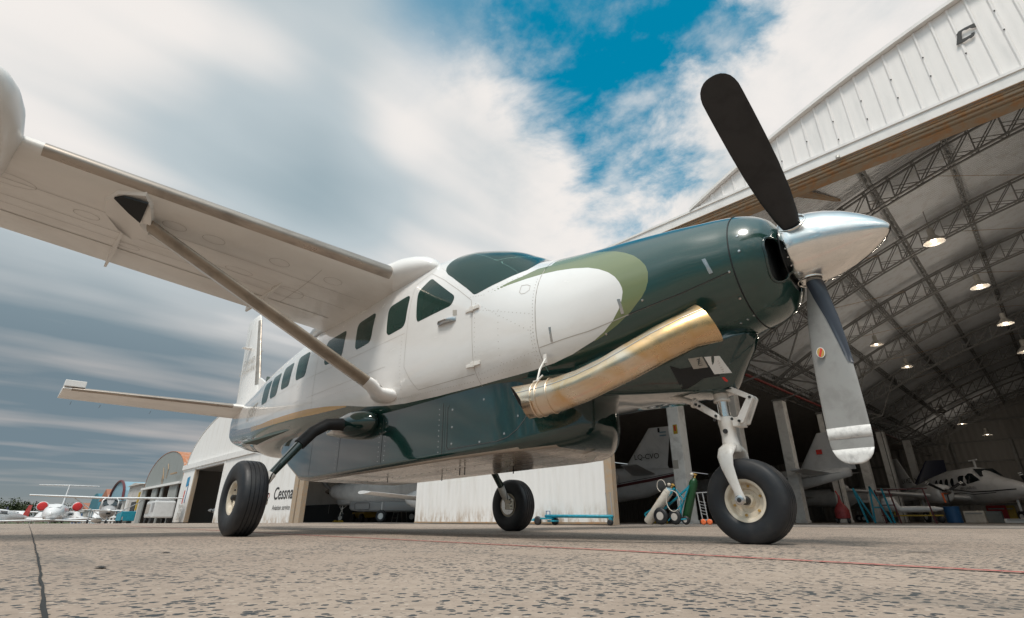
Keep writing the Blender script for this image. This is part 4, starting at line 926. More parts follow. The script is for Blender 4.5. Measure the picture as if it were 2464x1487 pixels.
corr('sheet_grey', (.26, .28, .275), .30, 0, rough=.6, depth=.015, dirt=(.18, .19, .185), dirtamt=.7)
corr('sheet_rust', (.42, .16, .07), .30, 0, rough=.8, depth=.02, dirt=(.45, .42, .38), dirtamt=.9)
pmat('fascia_metal', (.78, .765, .75), .38, metal=.0, var=.35, vscale=3, dirt=(.50, .49, .47))
pmat('rail_rust', (.34, .26, .18), .65, var=.8, vscale=5, dirt=(.42, .20, .07), bump=.1, bscale=30)
pmat('truss_steel', (.20, .20, .195), .6, metal=.2, var=.5, vscale=3, dirt=(.16, .14, .12))
pmat('column_paint', (.84, .82, .79), .7, var=.45, vscale=2.2, dirt=(.30, .27, .24), bump=.05, bscale=20)
pmat('red_pipe', (.20, .035, .03), .5)
pmat('hangar_floor', (.28, .25, .225), .5, var=.4, vscale=.8)
pmat('lamp_shade', (.50, .48, .44), .35, metal=.5)
pmat('lamp_glow', (.9, .85, .7), .4, emit=((1., .80, .6), 9.))
pmat('grey_sheet_plain', (.30, .31, .30), .7, var=.4, vscale=1.5, dirt=(.2, .2, .19))
pmat('brown_post', (.36, .29, .22), .7, var=.5, vscale=6, dirt=(.45, .26, .12))
pmat('blue_paint', (.02, .10, .26), .5); pmat('sky_blue', (.02, .22, .42), .5); pmat('teal', (.012, .26, .36), .42, var=.3, vscale=12); pmat('light_blue', (.20, .33, .40), .6); pmat('teal_roof', (.03, .15, .20), .6)
pmat('pale_wall', (.48, .45, .42), .8, var=.4, vscale=.6, dirt=(.30, .28, .26)); pmat('brick_roof', (.30, .12, .07), .8)
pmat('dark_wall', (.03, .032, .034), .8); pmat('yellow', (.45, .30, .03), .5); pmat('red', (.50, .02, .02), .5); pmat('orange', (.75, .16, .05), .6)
pmat('plane_white', (.70, .70, .70), .3, coat=.4, var=.15, vscale=2); pmat('plane_grey', (.33, .33, .335), .35, coat=.3); pmat('plane_glass', (.008, .014, .016), .08, coat=.6)
pmat('plane_dim', (.66, .66, .665), .35, coat=.3, var=.2, vscale=1.5); pmat('maroon_red', (.28, .03, .03), .5, var=.4, vscale=8); pmat('maroon', (.10, .012, .015), .4); pmat('navy', (.01, .012, .05), .4)
pmat('green_bottle', (.01, .06, .02), .35); pmat('cyl_white', (.60, .56, .50), .5, var=.4, vscale=9, dirt=(.4, .33, .25)); pmat('glass_dark', (.02, .025, .03), .1)

YF = 9.45
def arc(x): return 11.75-.0202*(x-8)**2
# ------------------------------------------------------------ big hangar
BH = thing('large_hangar', 'large arched metal hangar with open front and parked planes inside, on the right', 'hangar', (0, YF, 0))
def wb(mb, name, mat, **k): 
    mb.v = [(x, y-YF, z) for x, y, z in mb.v]; return mb.build(name, mat, BH, **k)
def rel(o): return o
# gable: individual ribbed sheets
mb = MB(); gx = [-4.15+.335*k for k in range(88)]
for a, b in zip(gx[:-1], gx[1:]):
    za, zb_ = max(8.72, arc(a)-.06), max(8.72, arc(b)-.06)
    if za <= 8.73 and zb_ <= 8.73: continue
    n = 5
    prof = [(0, 0), (.08, -.03), (.16, -.03), (.24, 0), (1, 0)]
    for (u0, d0), (u1, d1) in zip(prof[:-1], prof[1:]):
        xa, xb = a+(b-a)*u0, a+(b-a)*u1; ta, tb = max(8.72, arc(xa)-.06), max(8.72, arc(xb)-.06)
        mb.add([(xa, YF-.02+d0, 8.71), (xb, YF-.02+d1, 8.71), (xb, YF-.02+d1, tb), (xa, YF-.02+d0, ta)], [(0, 1, 2, 3)])
gab = wb(mb, 'gable_wall', 'sheet_gable')
mb = MB()
for a in gx[:-1]:
    for u in (.45, .95):
        if int(round((a+4.15)/.335)) % 2: continue
        x = a+.04
        z = arc(x)-.35-u*1.15
        if z > 8.9: mb.lathe([(0, .018), (.02, .012)], (x, YF-.055, z), (0, -1, 0), 6)
wb(mb, 'sheet_screws', 'dark_metal')
# roof verge trim
mb = MB(); X = np.linspace(-4.12, 24, 60); mb.rings([[(x, YF-.16, arc(x)-.04), (x, YF+.1, arc(x)-.04), (x, YF+.1, arc(x)+.05), (x, YF-.16, arc(x)+.05)] for x in X]); wb(mb, 'verge_trim', 'fascia_metal')
# fascia, gutter rail and door track
mb = MB()
for k, (z0, z1, y) in enumerate(((8.70, 8.765, YF-.13), (8.43, 8.70, YF-.10))): mb.box((5, (y+YF+.1)/2, (z0+z1)/2), (26, YF+.1-y, z1-z0))
wb(mb, 'fascia', 'fascia_metal')
mb = MB()
for z0, z1, y0, y1 in ((8.405, 8.43, YF-.13, YF-.08), (8.34, 8.405, YF-.06, YF+.0), (8.27, 8.34, YF-.04, YF+.06), (8.20, 8.27, YF+.02, YF+.20), (8.14, 8.20, YF+.10, YF+.42)): mb.box((5, (y0+y1)/2, (z0+z1)/2), (25.9, y1-y0, z1-z0-.012))
for k in range(30): mb.box((-6+.85*k, YF+.02, 8.31), (.05, .02, .2))
wb(mb, 'door_track', 'rail_rust')
mb = MB(); mb.tube([(-.2, YF-.17, 8.46), (-.2, YF-.19, 8.36)], .05, 10); wb(mb, 'facade_lamp', 'lamp_shade', smooth=True)
# the slanted angular letter on the gable
S = 1.0; lx, lz = 2.30, 9.84
def q(px, py):   # zoom pixels of the lettering to the facade plane
    X_ = (3750+px/5.948)/1.6623; Y_ = (py/5.948)/1.6623; r = pxdir(X_, Y_); t = (YF-.075+3.5494)/r.y; return (1.4424+r.x*t, YF-.075, .138+r.z*t)
L1 = [(450,1075),(470,790),(500,745),(640,660),(870,545),(920,635),(820,665),(760,655),(690,700),(620,715),(580,745),(575,820),(585,930),(680,885),(790,820),(800,790),(880,750),(890,790),(870,840),(800,900),(750,905),(690,950),(640,985),(560,1020)]
mb = MB(); mb.prism([q(*p) for p in L1], (0, .012, 0)); wb(mb, 'gable_letter', 'black')
# roof skin, arched, in depth strips
YB = 62.
mb = MB(); X = np.linspace(-7.6, 23.6, 40); rs = []
for yy in (YF+.0, 20, 30, 40, 50, YB): rs.append([(x, yy, arc(x)-.02) for x in X])
n = len(X); vs = [p for r in rs for p in r]; mb.add(vs, [(i*n+j, i*n+j+1, (i+1)*n+j+1, (i+1)*n+j) for i in range(len(rs)-1) for j in range(n-1)])
mb.add([(x, y, z+.05) for x, y, z in vs], [(i*n+j, i*n+j+1, (i+1)*n+j+1, (i+1)*n+j) for i in range(len(rs)-1) for j in range(n-1)])
wb(mb, 'roof', 'sheet_roof_y')
TY = [14.4, 19.0, 23.8, 29.2, 35, 41, 47, 53, 59]
def truss(y):
    mb = MB(); X = np.linspace(-7.45, 23.4, 45); top = [V(x, y, arc(x)-.28) for x in X]; d = .78
    bot = [V(x, y, arc(x)-.28-d*min(1, .25+(i if i < 22 else 44-i)*.22)) for i, x in enumerate(X)]
    for yy in (-.11, .11):
        o = V(0, yy, 0)
        for i in range(len(X)-1):
            mb.beam(top[i]+o, top[i+1]+o, .055); mb.beam(bot[i]+o, bot[i+1]+o, .05)
            mb.beam(bot[i]+o, top[i+1]+o, .028); mb.beam(top[i]+o, bot[i]+o, .025)
            mb.beam((top[i]+bot[i])/2+o, bot[i+1]+o, .022)
    return wb(mb, 'roof_truss', 'truss_steel')
for y in TY: truss(y)
mb_all = None
def lattice(mb, a, b, h, n, w=.12):
    a = V(*a); b = V(*b)
    for oy in (-w/2, w/2):
        o = V(oy, 0, 0); dn = V(0, 0, -h)
        mb.beam(a+o, b+o, .035); mb.beam(a+o+dn, b+o+dn, .03)
    for i in range(n):
        p = a.lerp(b, i/n); q_ = a.lerp(b, (i+1)/n); s = 1 if i % 2 else -1; o = V(w/2*s, 0, 0)
        mb.beam(p+o, q_-o, .018); mb.beam(p+o, q_+o+V(0, 0, -h), .016); mb.beam(p-o+V(0, 0, -h), q_+o+V(0, 0, -h), .016)
for x in np.arange(-6.4, 23, 2.05):
    mb = MB(); ys = [YF+.2]+TY+[YB]
    for a, b in zip(ys[:-1], ys[1:]): lattice(mb, (x, a+.12, arc(x)-.06), (x, b-.12, arc(x)-.06), .26, max(8, int((b-a)*3)))
    wb(mb, 'purlin', 'truss_steel')
mb = MB()
for i, y in enumerate(TY[:-1]):
    for x in (-3.5, 1.2, 5.9):
        mb.tube([(x, y, arc(x)-1.0), (x+2.4, TY[i+1], arc(x+2.4)-.35)], .011, 4)
wb(mb, 'tie_rod', 'rail_rust')
mb = MB(); mb.rings([[(-2.45, YF+.2, 8.95), (-1.95, YF+.2, 8.75), (-1.95, YF+.2, 8.85), (-2.45, YF+.2, 9.05)], [(-1.6, 14.2, 10.15), (-1.1, 14.2, 9.95), (-1.1, 14.2, 10.05), (-1.6, 14.2, 10.25)]]); wb(mb, 'walkway_panel', 'rail_rust')
# eaves: lattice girder over the columns, feet of the trusses, red pipe
mb = MB()
lattice(mb, (-7.5, YF+.5, 6.9), (-6.9, YB, 6.9), .9, 90, .3)
for y in TY: mb.beam((-7.4, y, 6.95), (-5.2, y, 6.15), .08); mb.beam((-5.2, y, 6.15), (-4.4, y, arc(-4.4)-.9), .06); mb.beam((-5.2, y, 6.15), (-7.3, y, 5.75), .06)
wb(mb, 'eaves_girder', 'truss_steel')
mb = MB(); mb.tube([(-7.0, 12.5, 6.05), (-6.6, 46, 6.0)], .06, 8); wb(mb, 'fire_pipe', 'red_pipe', smooth=True)
# walls: rear, far right side, left low aisle
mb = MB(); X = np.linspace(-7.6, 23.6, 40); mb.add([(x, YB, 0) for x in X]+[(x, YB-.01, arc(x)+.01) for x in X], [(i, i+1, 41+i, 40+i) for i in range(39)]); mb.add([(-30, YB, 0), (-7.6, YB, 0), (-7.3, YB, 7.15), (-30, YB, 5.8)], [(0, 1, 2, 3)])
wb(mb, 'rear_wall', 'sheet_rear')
mb = MB()
for z in (1.6, 3.4, 5.2, 7.0, 8.8): mb.box((0, YB-.12, z), (44 if z < 6 else 30, .14, .14))
for x in np.arange(-26, 24, 4.2): mb.box((x, YB-.2, 3.6), (.22, .22, 7.0))
wb(mb, 'wall_girt', 'truss_steel')
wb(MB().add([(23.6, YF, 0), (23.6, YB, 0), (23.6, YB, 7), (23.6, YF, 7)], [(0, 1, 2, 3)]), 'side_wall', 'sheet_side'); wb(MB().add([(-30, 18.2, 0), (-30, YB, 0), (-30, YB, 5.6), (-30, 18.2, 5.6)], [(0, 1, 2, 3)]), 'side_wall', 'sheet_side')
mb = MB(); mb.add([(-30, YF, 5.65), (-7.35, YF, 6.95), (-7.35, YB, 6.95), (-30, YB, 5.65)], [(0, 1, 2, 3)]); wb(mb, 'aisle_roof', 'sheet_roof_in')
mb = MB(); mb.box((-18.6, YF+.05, 5.6), (22.6, .24, 1.2)); wb(mb, 'aisle_fascia', 'sheet_white')
mb = MB(); mb.box((-14, YF+.2, 7.6), (15, .1, 1.9)); 
# corner post and parked door leaves
mb = MB(); mb.box((-7.68, YF-.16, 2.48), (.26, .20, 4.93)); wb(mb, 'corner_post', 'brown_post')
dr = MB(); dr.box((-12.65, YF-.17, 2.50), (9.6, .10, 4.92)); dl = wb(dr, 'sliding_door', 'sheet_white')
mb = MB(); mb.box((-12.65, YF-.19, .065), (9.62, .09, .05)); wb(mb, 'door_bottom_rail', 'rail_rust')
# rough concrete threshold, and the inside floor
struct(MB().box((-3, 36, -.23), (55, 53.6, .5)).build('hangar_floor', 'hangar_floor'))
# columns
cols = [(-8.1, 14.4, 5.75, 'grey square column with a small orange sign, nearest the white door'), (-7.95, 19.4, 5.75, 'grey square column right behind the nose wheel'), (-7.55, 24.3, 5.75, 'grey square column just right of the nose wheel, behind its tyre'),
        (-7.1, 29.6, 5.75, 'grey square column behind the wing tip tank of the twin plane'), (-6.7, 34.6, 5.75, 'grey square column just below the tip of the lower propeller blade'), (-6.4, 39.6, 5.75, 'grey square column right of the propeller tip with a dark cable down its face'), (-6.2, 47, 5.9, 'farthest grey square column, above the tail of the twin plane')]
for i, (x, y, h, lab) in enumerate(cols):
    c = thing('column', lab, 'column', (x, y, .02), 0, 'columns along the side aisle of the hangar')
    MB().box((0, 0, h/2), (.46, .52, h)).build('shaft', 'column_paint', c, bevel=.02)
    MB().box((0, 0, h+.04), (.54, .6, .08)).build('cap_plate', 'truss_steel', c)
    MB().box((0, 0, .06), (.52, .58, .12)).build('plinth', 'column_paint', c, bevel=.015)
    if i == 0:
        MB().box((.05, -.27, 3.25), (.16, .02, .34)).build('sign_plate', 'yellow', c); MB().box((.05, -.285, 3.28), (.06, .01, .2)).build('sign_symbol', 'red', c)
        MB().box((-.1, -.265, 2.0), (.2, .012, .3)).build('notice', 'decal_grey', c)
    if i in (3, 5): MB().tube([(.1, -.28, 0), (.1, -.28, h)], .02, 6).build('conduit', 'dark_metal', c)
# lamps
lamps = [(2248,583,15.0,9.0,'largest hanging hangar lamp, lit, nearest below the spinner tip'),(2358,690,19.6,9.0,'lit hanging lamp, second from the front in the right row'),(2420,779,24.4,9.0,'lit hanging lamp, third from the front in the right row'),
 (2109,830,24.4,0,'lit hanging lamp just right of the lower propeller blade, nearest of the left row'),(2183,883,29.8,0,'lit hanging lamp, second of the left row, right of the propeller blade'),
 (2267,992,47.6,0,'dim hanging lamp above the tail of the twin plane'),(2315,1020,53.6,0,'small lit hanging lamp near the back wall, left of a similar one'),(2376,1046,57,0,'small lit hanging lamp farthest back, in front of the rear wall'),(2470,846,30.,0,'hanging lamp at the right edge of the photo')]
proto = None
for i, (px, py, y, z, lab) in enumerate(lamps):
    r = pxdir(px, py); t = (y+3.5494)/r.y; P = V(1.4424+r.x*t, y, .138+r.z*t)
    sc = 1.0 if i < 5 else 1.25
    if proto is None:
        L = thing('hanging_lamp', lab, 'lamp', P, 0, 'hanging lamps under the hangar roof'); proto = L
        MB().lathe([(.46, .075), (.455, .085), (.24, .09), (.22, .10)], (0, 0, 0), (0, 0, 1), 20).build('lamp_housing', 'lamp_shade', L, smooth=True, auto=40)
        MB().lathe([(.22, .10), (.16, .15), (.05, .25), (-.01, .275), (-.012, .268), (.045, .24), (.155, .14), (.20, .09)], (0, 0, 0), (0, 0, 1), 28, False).build('lamp_shade', 'lamp_shade', L, smooth=True)
        MB().lathe([(.14, .02), (.12, .06), (.06, .07), (.01, .05), (-.01, .015)], (0, 0, 0), (0, 0, 1), 16).build('bulb', 'lamp_glow', L, smooth=True)
        MB().tube([(0, 0, .45), (0, 0, 1.1)], .012, 6).build('hanger_rod', 'truss_steel', L)
    else:
        L = copy_tree(proto); L.location = P; L['label'] = lab
        if i == 5:
            for ch_ in L.children:
                if ch_.name.startswith('bulb'): ch_.data = ch_.data.copy(); ch_.data.materials.clear(); ch_.data.materials.append(MATS['lamp_shade'])
    L.scale = (sc, sc, sc)
    if i != 5:
        ld_ = bpy.data.lights.new('lamp_light', 'POINT'); ld_.energy = 80 if i < 3 else 30; ld_.shadow_soft_size = .15; ld_.color = (1., .88, .74); lo = bpy.data.objects.new('lamp_light', ld_); COL.objects.link(lo); lo.location = P-V(0, 0, .9)
pmat('lamp_yellow', (.9, .7, .3), .4, emit=((1., .55, .15), 14.))
for px, py, y, z, lab in ((1490, 997, 40, 0, 'small lit yellow lamp high in the dark beside the white door'), (1524, 1096, 48, 0, 'tiny lit lamp low in the dark left of the plane tail'), (1825, 1062, 55, 0, 'tiny lit lamp right of the nose gear fork')):
    r = pxdir(px, py); t = (y+3.5494)/r.y; L = thing('wall_lamp', lab, 'lamp', V(1.4424+r.x*t, y, .138+r.z*t), 0, 'distant small lamps in the hangar')
    MB().lathe([(.25, .05), (.1, .12), (.05, .22), (.04, .2)], (0, 0, 0), (0, 0, 1), 12).build('lamp_shade', 'lamp_shade', L, smooth=True); MB().lathe([(.08, .02), (0, .13), (-.10, .06)], (0, 0, 0), (0, 0, 1), 12).build('bulb', 'lamp_yellow', L, smooth=True)

# ------------------------------------------------------------ the maintenance hangar on the left (arched, white)
def arch_hangar(nm, lab, x0, x1, zs, zt, depth, wallmat, roofmat, zh, zb0=None):
    H_ = thing(nm, lab, 'hangar', ((x0+x1)/2, YF, gz((x0+x1)/2))); cx = (x0+x1)/2; hw = (x1-x0)/2; g = 0
    def az(u): return zs+(zt-zs)*math.sqrt(max(0, 1-abs(u)**2.1))
    N = 36; U = [math.sin(math.pi/2*(-1+2*k/N)) for k in range(N+1)]
    mb = MB(); mb.add([(u*hw, 0, zh) for u in U]+[(u*hw, 0, max(zh, az(u))) for u in U], [(i, i+1, N+2+i, N+1+i) for i in range(N)]); mb.build('gable_wall', wallmat, H_)
    mb = MB(); rs = [[(u*hw*1.004, y, az(u)+.01) for u in U]+[(u*hw*1.004, y, az(u)+.05) for u in U[::-1]] for y in (-.04, depth)]; mb.rings(rs); mb.build('roof', roofmat, H_)
    MB().box((-hw, depth/2, zs/2), (.2, depth, zs)).build('side_wall', 'sheet_rear', H_); mb = MB(); mb.box((0, depth, zs/2), (hw*2, .2, zs)); mb.add([(u*hw, depth, zs) for u in U]+[(u*hw, depth, az(u)) for u in U], [(i, i+1, N+2+i, N+1+i) for i in range(N)]); mb.build('rear_wall', 'sheet_rear', H_)
    return H_, cx, hw
H1, c1, h1 = arch_hangar('arched_hangar', 'white arched hangar with a lettered pillar and open dark doorway, behind the left wheel', -57.2, -28.9, 4.7, 9.4, 26, 'sheet_white', 'sheet_white', 5.0)
mb = MB(); mb.box((0, -.14, 4.86), (28.4, .34, .42)); mb.box((0, -.05, 4.55), (28.3, .3, .2)); mb.build('door_track', 'fascia_metal', H1)
mb = MB(); mb.box((-54.95-c1, -.10, 2.3), (3.9, .16, 4.5)); p1 = mb.build('sign_pillar', 'sheet_white', H1)
mb = MB(); mb.box((-52.85-c1, -.06, 2.3), (.3, .3, 4.5)); mb.build('pillar_edge', 'brown_post', H1)
x = -54.9-c1
MB().prism([(x-.1, -.2, 3.85), (x+.75, -.2, 3.95), (x+.75, -.2, 3.15), (x-.1, -.2, 3.05)], (0, .01, 0)).build('emblem_block', 'sky_blue', p1)
MB().prism([(x+.65, -.2, 3.3), (x+.82, -.2, 3.3), (x+.72, -.2, 1.65), (x+.55, -.2, 1.65)], (0, .01, 0)).build('emblem_stripe', 'blue_paint', p1)
MB().prism([(x-.15, -.2, 2.75), (x+.1, -.2, 2.75), (x+.05, -.2, 2.2), (x-.0, -.2, 1.6), (x-.25, -.2, 1.6)], (0, .01, 0)).build('emblem_stripe', 'decal_red', p1)
for i, t in enumerate(('Mecanica', 'Chapa', 'Hangar 8')): text_part(t, .42, (x-.2, -.2, 1.42-.32*i), (1, 0, 0), (0, 0, 1), 'pillar_lettering', 'decal_grey', p1)
text_part('CLEAR', .5, (x-.25, -.2, .42), (1, 0, 0), (0, 0, 1), 'pillar_lettering', 'decal_grey', p1)
mb = MB(); mb.box((-37.3-c1, -.16, 2.32), (14.2, .10, 4.55)); mb.box((-44.4-c1, -.20, 2.32), (.2, .12, 4.55)); d1 = mb.build('sliding_door', 'sheet_white', H1)
mb = MB(); mb.box((-29.7-c1, -.22, 2.32), (.55, .2, 4.55)); mb.box((-28.95-c1, -.18, 2.32), (.6, .28, 4.55)); mb.build('door_post', 'brown_post', H1)
text_part('Cessna', 1.02, (-31.7-c1, -.225, 1.72), (1, 0, 0), (0, 0, 1), 'door_lettering', 'decal_black', d1, shear=.15, bold=.012)
text_part('Aviation service', .42, (-31.7-c1, -.225, .92), (1, 0, 0), (0, 0, 1), 'door_lettering', 'decal_black', d1)
struct(MB().box((-43, 23, -.36), (28, 26.6, .4)).build('hangar_floor', 'hangar_floor'))
MB().add([(-58-c1, 9, 0), (-29.9-c1, 8.75, 0), (-29.9-c1, 8.75, 5), (-58-c1, 9, 5)], [(0, 1, 2, 3)]).build('partition_wall', 'pale_wall', H1)
MB().box((-44-c1, 8.72, .75), (28, .2, 1.5)).build('dado', 'dark_wall', H1)
# grey hangar with the rusty roof edge
H2, c2, h2 = arch_hangar('arched_hangar', 'grey metal arched hangar with rusty roof and four tall doors', -74.6, -57.6, 4.3, 7.5, 22, 'sheet_grey', 'sheet_rust', 4.1)
mb = MB(); mb.box((0, -.15, 4.0), (17.4, .3, .22)); mb.build('door_track', 'fascia_metal', H2)
for x, w in ((-73.6, 2.0), (-68.3, 2.3), (-60.2, 3.2), (-65.0, .9)): MB().box((x-c2, -.02, 1.95), (w, .14, 3.9)).build('door_leaf', 'grey_sheet_plain', H2)
for x, z in ((-66.6, 5.9), (-66.1, 5.3), (-64.8, 6.2)): MB().beam((x-c2, -.08, z), (x-c2+.5, -.08, z-.6), .07).beam((x-c2+.5, -.08, z-.6), (x-c2+.4, -.08, z-1.5), .05).build('sign_bracket', 'rail_rust', H2)
MB().beam((-60.5-c2, -.5, 4.9), (-58.4-c2, -.5, 4.9), .14).build('wall_spout', 'rail_rust', H2)
mb = MB(); mb.tube([(-59.2-c2, 3, 6.6), (-59.2-c2, 3, 8.1)], .22, 12); mb.lathe([(0, .22), (.1, .55), (.45, .55), (.6, .2)], (-59.2-c2, 3, 8.0), (0, 0, 1), 16); mb.build('roof_vent', 'fascia_metal', H2, smooth=True, auto=40)
# farther along the row
def simple_building(nm, lab, x0, x1, h, wall, roof, peak=0., y0=YF, depth=16, arch=False):
    B = thing(nm, lab, 'building', ((x0+x1)/2, y0, gz(-85))); hw = (x1-x0)/2
    MB().box((0, depth/2, h/2), (hw*2, depth, h)).build('wall', wall, B)
    if arch:
        U = [-1+2*k/16 for k in range(17)]; mb = MB(); mb.rings([[(u*hw, y, h+peak*math.sqrt(max(0, 1-u*u))) for u in U]+[(hw, y, h-.05), (-hw, y, h-.05)] for y in (-.2, depth)]); mb.build('roof', roof, B)
    else: MB().prism([(-hw*1.03, -.3, h), (0, -.3, h+peak+.1), (hw*1.03, -.3, h)], (0, depth+.6, 0)).build('roof', roof, B)
    return B, hw
B, hw = simple_building('workshop', 'pale workshop with an open grey doorway beside the grey hangar', -84, -75.2, 4.9, 'pale_wall', 'pale_wall', .2)
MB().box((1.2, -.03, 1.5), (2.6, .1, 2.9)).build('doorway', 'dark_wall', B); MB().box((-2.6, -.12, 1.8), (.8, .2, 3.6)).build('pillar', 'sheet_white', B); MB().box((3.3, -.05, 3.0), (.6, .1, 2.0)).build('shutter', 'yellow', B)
B, hw = simple_building('blue_hangar', 'small arched hangar with pale blue front and dark trim', -96, -85, 3.3, 'pale_wall', 'light_blue', 2.6, arch=True)
mb = MB(); U = [-1+2*k/16 for k in range(17)]; mb.tube([(u*hw, -.3, 3.35+2.6*math.sqrt(max(0, 1-u*u))) for u in U], .16, 6); mb.build('arch_trim', 'maroon', B)
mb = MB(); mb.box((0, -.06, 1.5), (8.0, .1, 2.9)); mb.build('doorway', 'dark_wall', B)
for x in (-3.6, -1.2, 1.6): MB().box((x, -.14, 1.4), (.9, .1, 2.8)).build('door_leaf', 'sheet_white' if x > -3 else 'light_blue', B)
B, hw = simple_building('blue_hangar', 'small arched hangar with a plain teal front farther along the row', -116, -106, 2.4, 'light_blue', 'teal_roof', 2.6, arch=True)
for x in (-3.5, -.8, 2.0): MB().box((x, -.08, 1.3), (1.1, .1, 2.6)).build('door_leaf', 'plane_white', B)
B, hw = simple_building('brick_shed', 'low shed with red brown roof between the blue hangars', -105.5, -97, 3.6, 'pale_wall', 'brick_roof', 1.6)
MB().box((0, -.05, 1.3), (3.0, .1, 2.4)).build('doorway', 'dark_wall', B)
B, hw = simple_building('brick_shed', 'farthest low shed with dark doors at the end of the row', -138, -118, 2.6, 'pale_wall', 'brick_roof', 1.2)
for x in (-6, -1, 4): MB().box((x, -.05, 1.0), (2.6, .1, 2.0)).build('doorway', 'blue_paint', B)
mb = thing('antenna_mast', 'thin metal antenna mast standing behind the grey hangar', 'antenna', (-77.5, 13, gz(-77)))
MB().tube([(0, 0, 0), (0, 0, 7.6)], .05, 6).build('mast', 'truss_steel', mb); MB().beam((-1.6, 0, 7.2), (1.6, 0, 7.6), .05).build('crossarm', 'truss_steel', mb)
# far trees: each its own crown and trunk
pmat('foliage', (.045, .06, .022), .9, var=.5, vscale=.8); pmat('bark', (.07, .05, .035), .9)
def tree(x, y, h, w, lab, seed):
    rnd = random.Random(seed); t = thing('tree', lab, 'tree', (x, y, g0-.3), 0, 'trees beyond the grass')
    mb = MB(); mb.tube([(0, 0, 0), (.1, 0, h*.35), (.0, .1, h*.7)], [.28, .2, .08], 7); mb.tube([(0, 0, h*.3), (w*.25, .2, h*.6)], [.12, .05], 5); mb.tube([(0, 0, h*.35), (-w*.25, -.2, h*.65)], [.12, .05], 5); mb.build('trunk', 'bark', t)
    mb = MB()
    for k in range(16):
        a = rnd.uniform(0, 6.28); r0 = rnd.uniform(0, w*.42); cx, cy, cz = r0*math.cos(a), r0*math.sin(a), h*rnd.uniform(.35, .9); rr = w*rnd.uniform(.12, .24)
        for j in range(90):
            d = V(rnd.gauss(0, 1), rnd.gauss(0, 1), rnd.gauss(0, .8)).normalized()*rr*rnd.uniform(.6, 1.05); p = V(cx, cy, cz)+d; s = rnd.uniform(.12, .3)
            u = V(rnd.gauss(0, 1), rnd.gauss(0, 1), rnd.gauss(0, 1)).normalized(); w_ = u.orthogonal().normalized(); mb.add([p+u*s, p+w_*s, p-u*s, p-w_*s], [(0, 1, 2, 3)])
    mb.build('crown', 'foliage', t)
tl = ['broad dark tree at the left edge of the photo, beyond the grass', 'low dark tree second from the left edge beyond the grass', 'small dark tree left of the jet beyond the grass', 'dark tree partly behind the jet wing', 'thin low tree behind the parked jet', 'low dark tree between the jet and the blue hangars']
for i, (px, d, h, w) in enumerate(((-20, 240, 6.5, 16), (14, 235, 6, 13), (45, 240, 6.5, 11), (118, 230, 5, 9), (150, 250, 5, 12), (205, 260, 5, 14))):
    r = pxdir(px, 1252); t = d/math.hypot(r.x, r.y); tree(1.4424+r.x*t, -3.55+r.y*t, h, w, tl[i], i)

# ------------------------------------------------------------ other aircraft
def loft(sts, n=24):
    rs = []
    for x, zb, zt, w, *e in sts:
        e = e[0] if e else 2.2; zc = (zb+zt)/2; h = (zt-zb)/2
        rs.append([(x, w*math.copysign(abs(math.cos(a))**(2/e), math.cos(a)), zc+h*math.copysign(abs(math.sin(a))**(2/e), math.sin(a))) for a in [2*math.pi*k/n for k in range(n)]])
    return MB().rings(rs)
def surface(parent, name, mat, secs, n=10):
    """secs: (xle, y, z, chord, t) for wings, n points round"""
    return MB().rings([[(xl-a*c, y, z+b*c) for a, b in sym(n, t)] for xl, y, z, c, t in secs]).build(name, mat, parent, smooth=True, auto=60)
def vsurf(parent, name, mat, secs, n=10, y0=0.):
    return MB().rings([[(xl-a*c, y0+b*c, z) for a, b in sym(n, t)] for xl, z, c, t in secs]).build(name, mat, parent, smooth=True, auto=60)
def gearleg(parent, x, y, top, r, mat='plane_white', w=.16):
    g = bpy.data.objects.new('landing_gear', None); COL.objects.link(g); g.parent = parent
    MB().tube([(x, y, top), (x, y, r)], .05, 8).build('leg', mat, g, smooth=True)
    MB().lathe([(-w/2*.6, r*.5), (-w/2, r*.7), (-w/2*.8, r*.95), (0, r), (w/2*.8, r*.95), (w/2, r*.7), (w/2*.6, r*.5)], (x, y, r), (0, 1, 0), 24, False).build('tyre', 'rubber', g, smooth=True)
    MB().lathe([(-w*.42, .02), (-w*.42, r*.5), (w*.42, r*.5), (w*.42, .02)], (x, y, r), (0, 1, 0), 16).build('rim', 'plane_white', g, smooth=True, auto=40)
def prop(parent, c, rad, nb, a0, mat='blade_black', w=.16, sp=.18, spl=.35, spmat='chrome', tips=None):
    pr = bpy.data.objects.new('propeller', None); COL.objects.link(pr); pr.parent = parent
    MB().lathe([(-.05, sp), (0, sp), (spl*.5, sp*.75), (spl*.85, sp*.35), (spl, .01)], c, (1, 0, 0), 20).build('spinner', spmat, pr, smooth=True)
    for k in range(nb):
        a = R(a0)+2*math.pi*k/nb; d = V(0, -math.sin(a), math.cos(a)); s = V(0, d.z, -d.y)*.75+V(.66, 0, 0); s.normalize(); o = V(*c)
        P = [(.08, .5), (.3, .9), (.6, 1), (.85, .95), (.97, .7), (1., .3)]
        mb = MB(); mb.rings([[o+d*rad*t+s*w*f/2, o+d*rad*t+V(.012, 0, 0), o+d*rad*t-s*w*f/2, o+d*rad*t-V(.012, 0, 0)] for t, f in P]); b = mb.build('propeller_blade', mat, pr, smooth=True)
        if tips:
            for t0, t1 in tips: MB().rings([[o+d*rad*t+s*w*.5, o+d*rad*t+V(.018, 0, 0), o+d*rad*t-s*w*.5, o+d*rad*t-V(.018, 0, 0)] for t in (t0, t1)]).build('tip_band', 'decal_white', b)
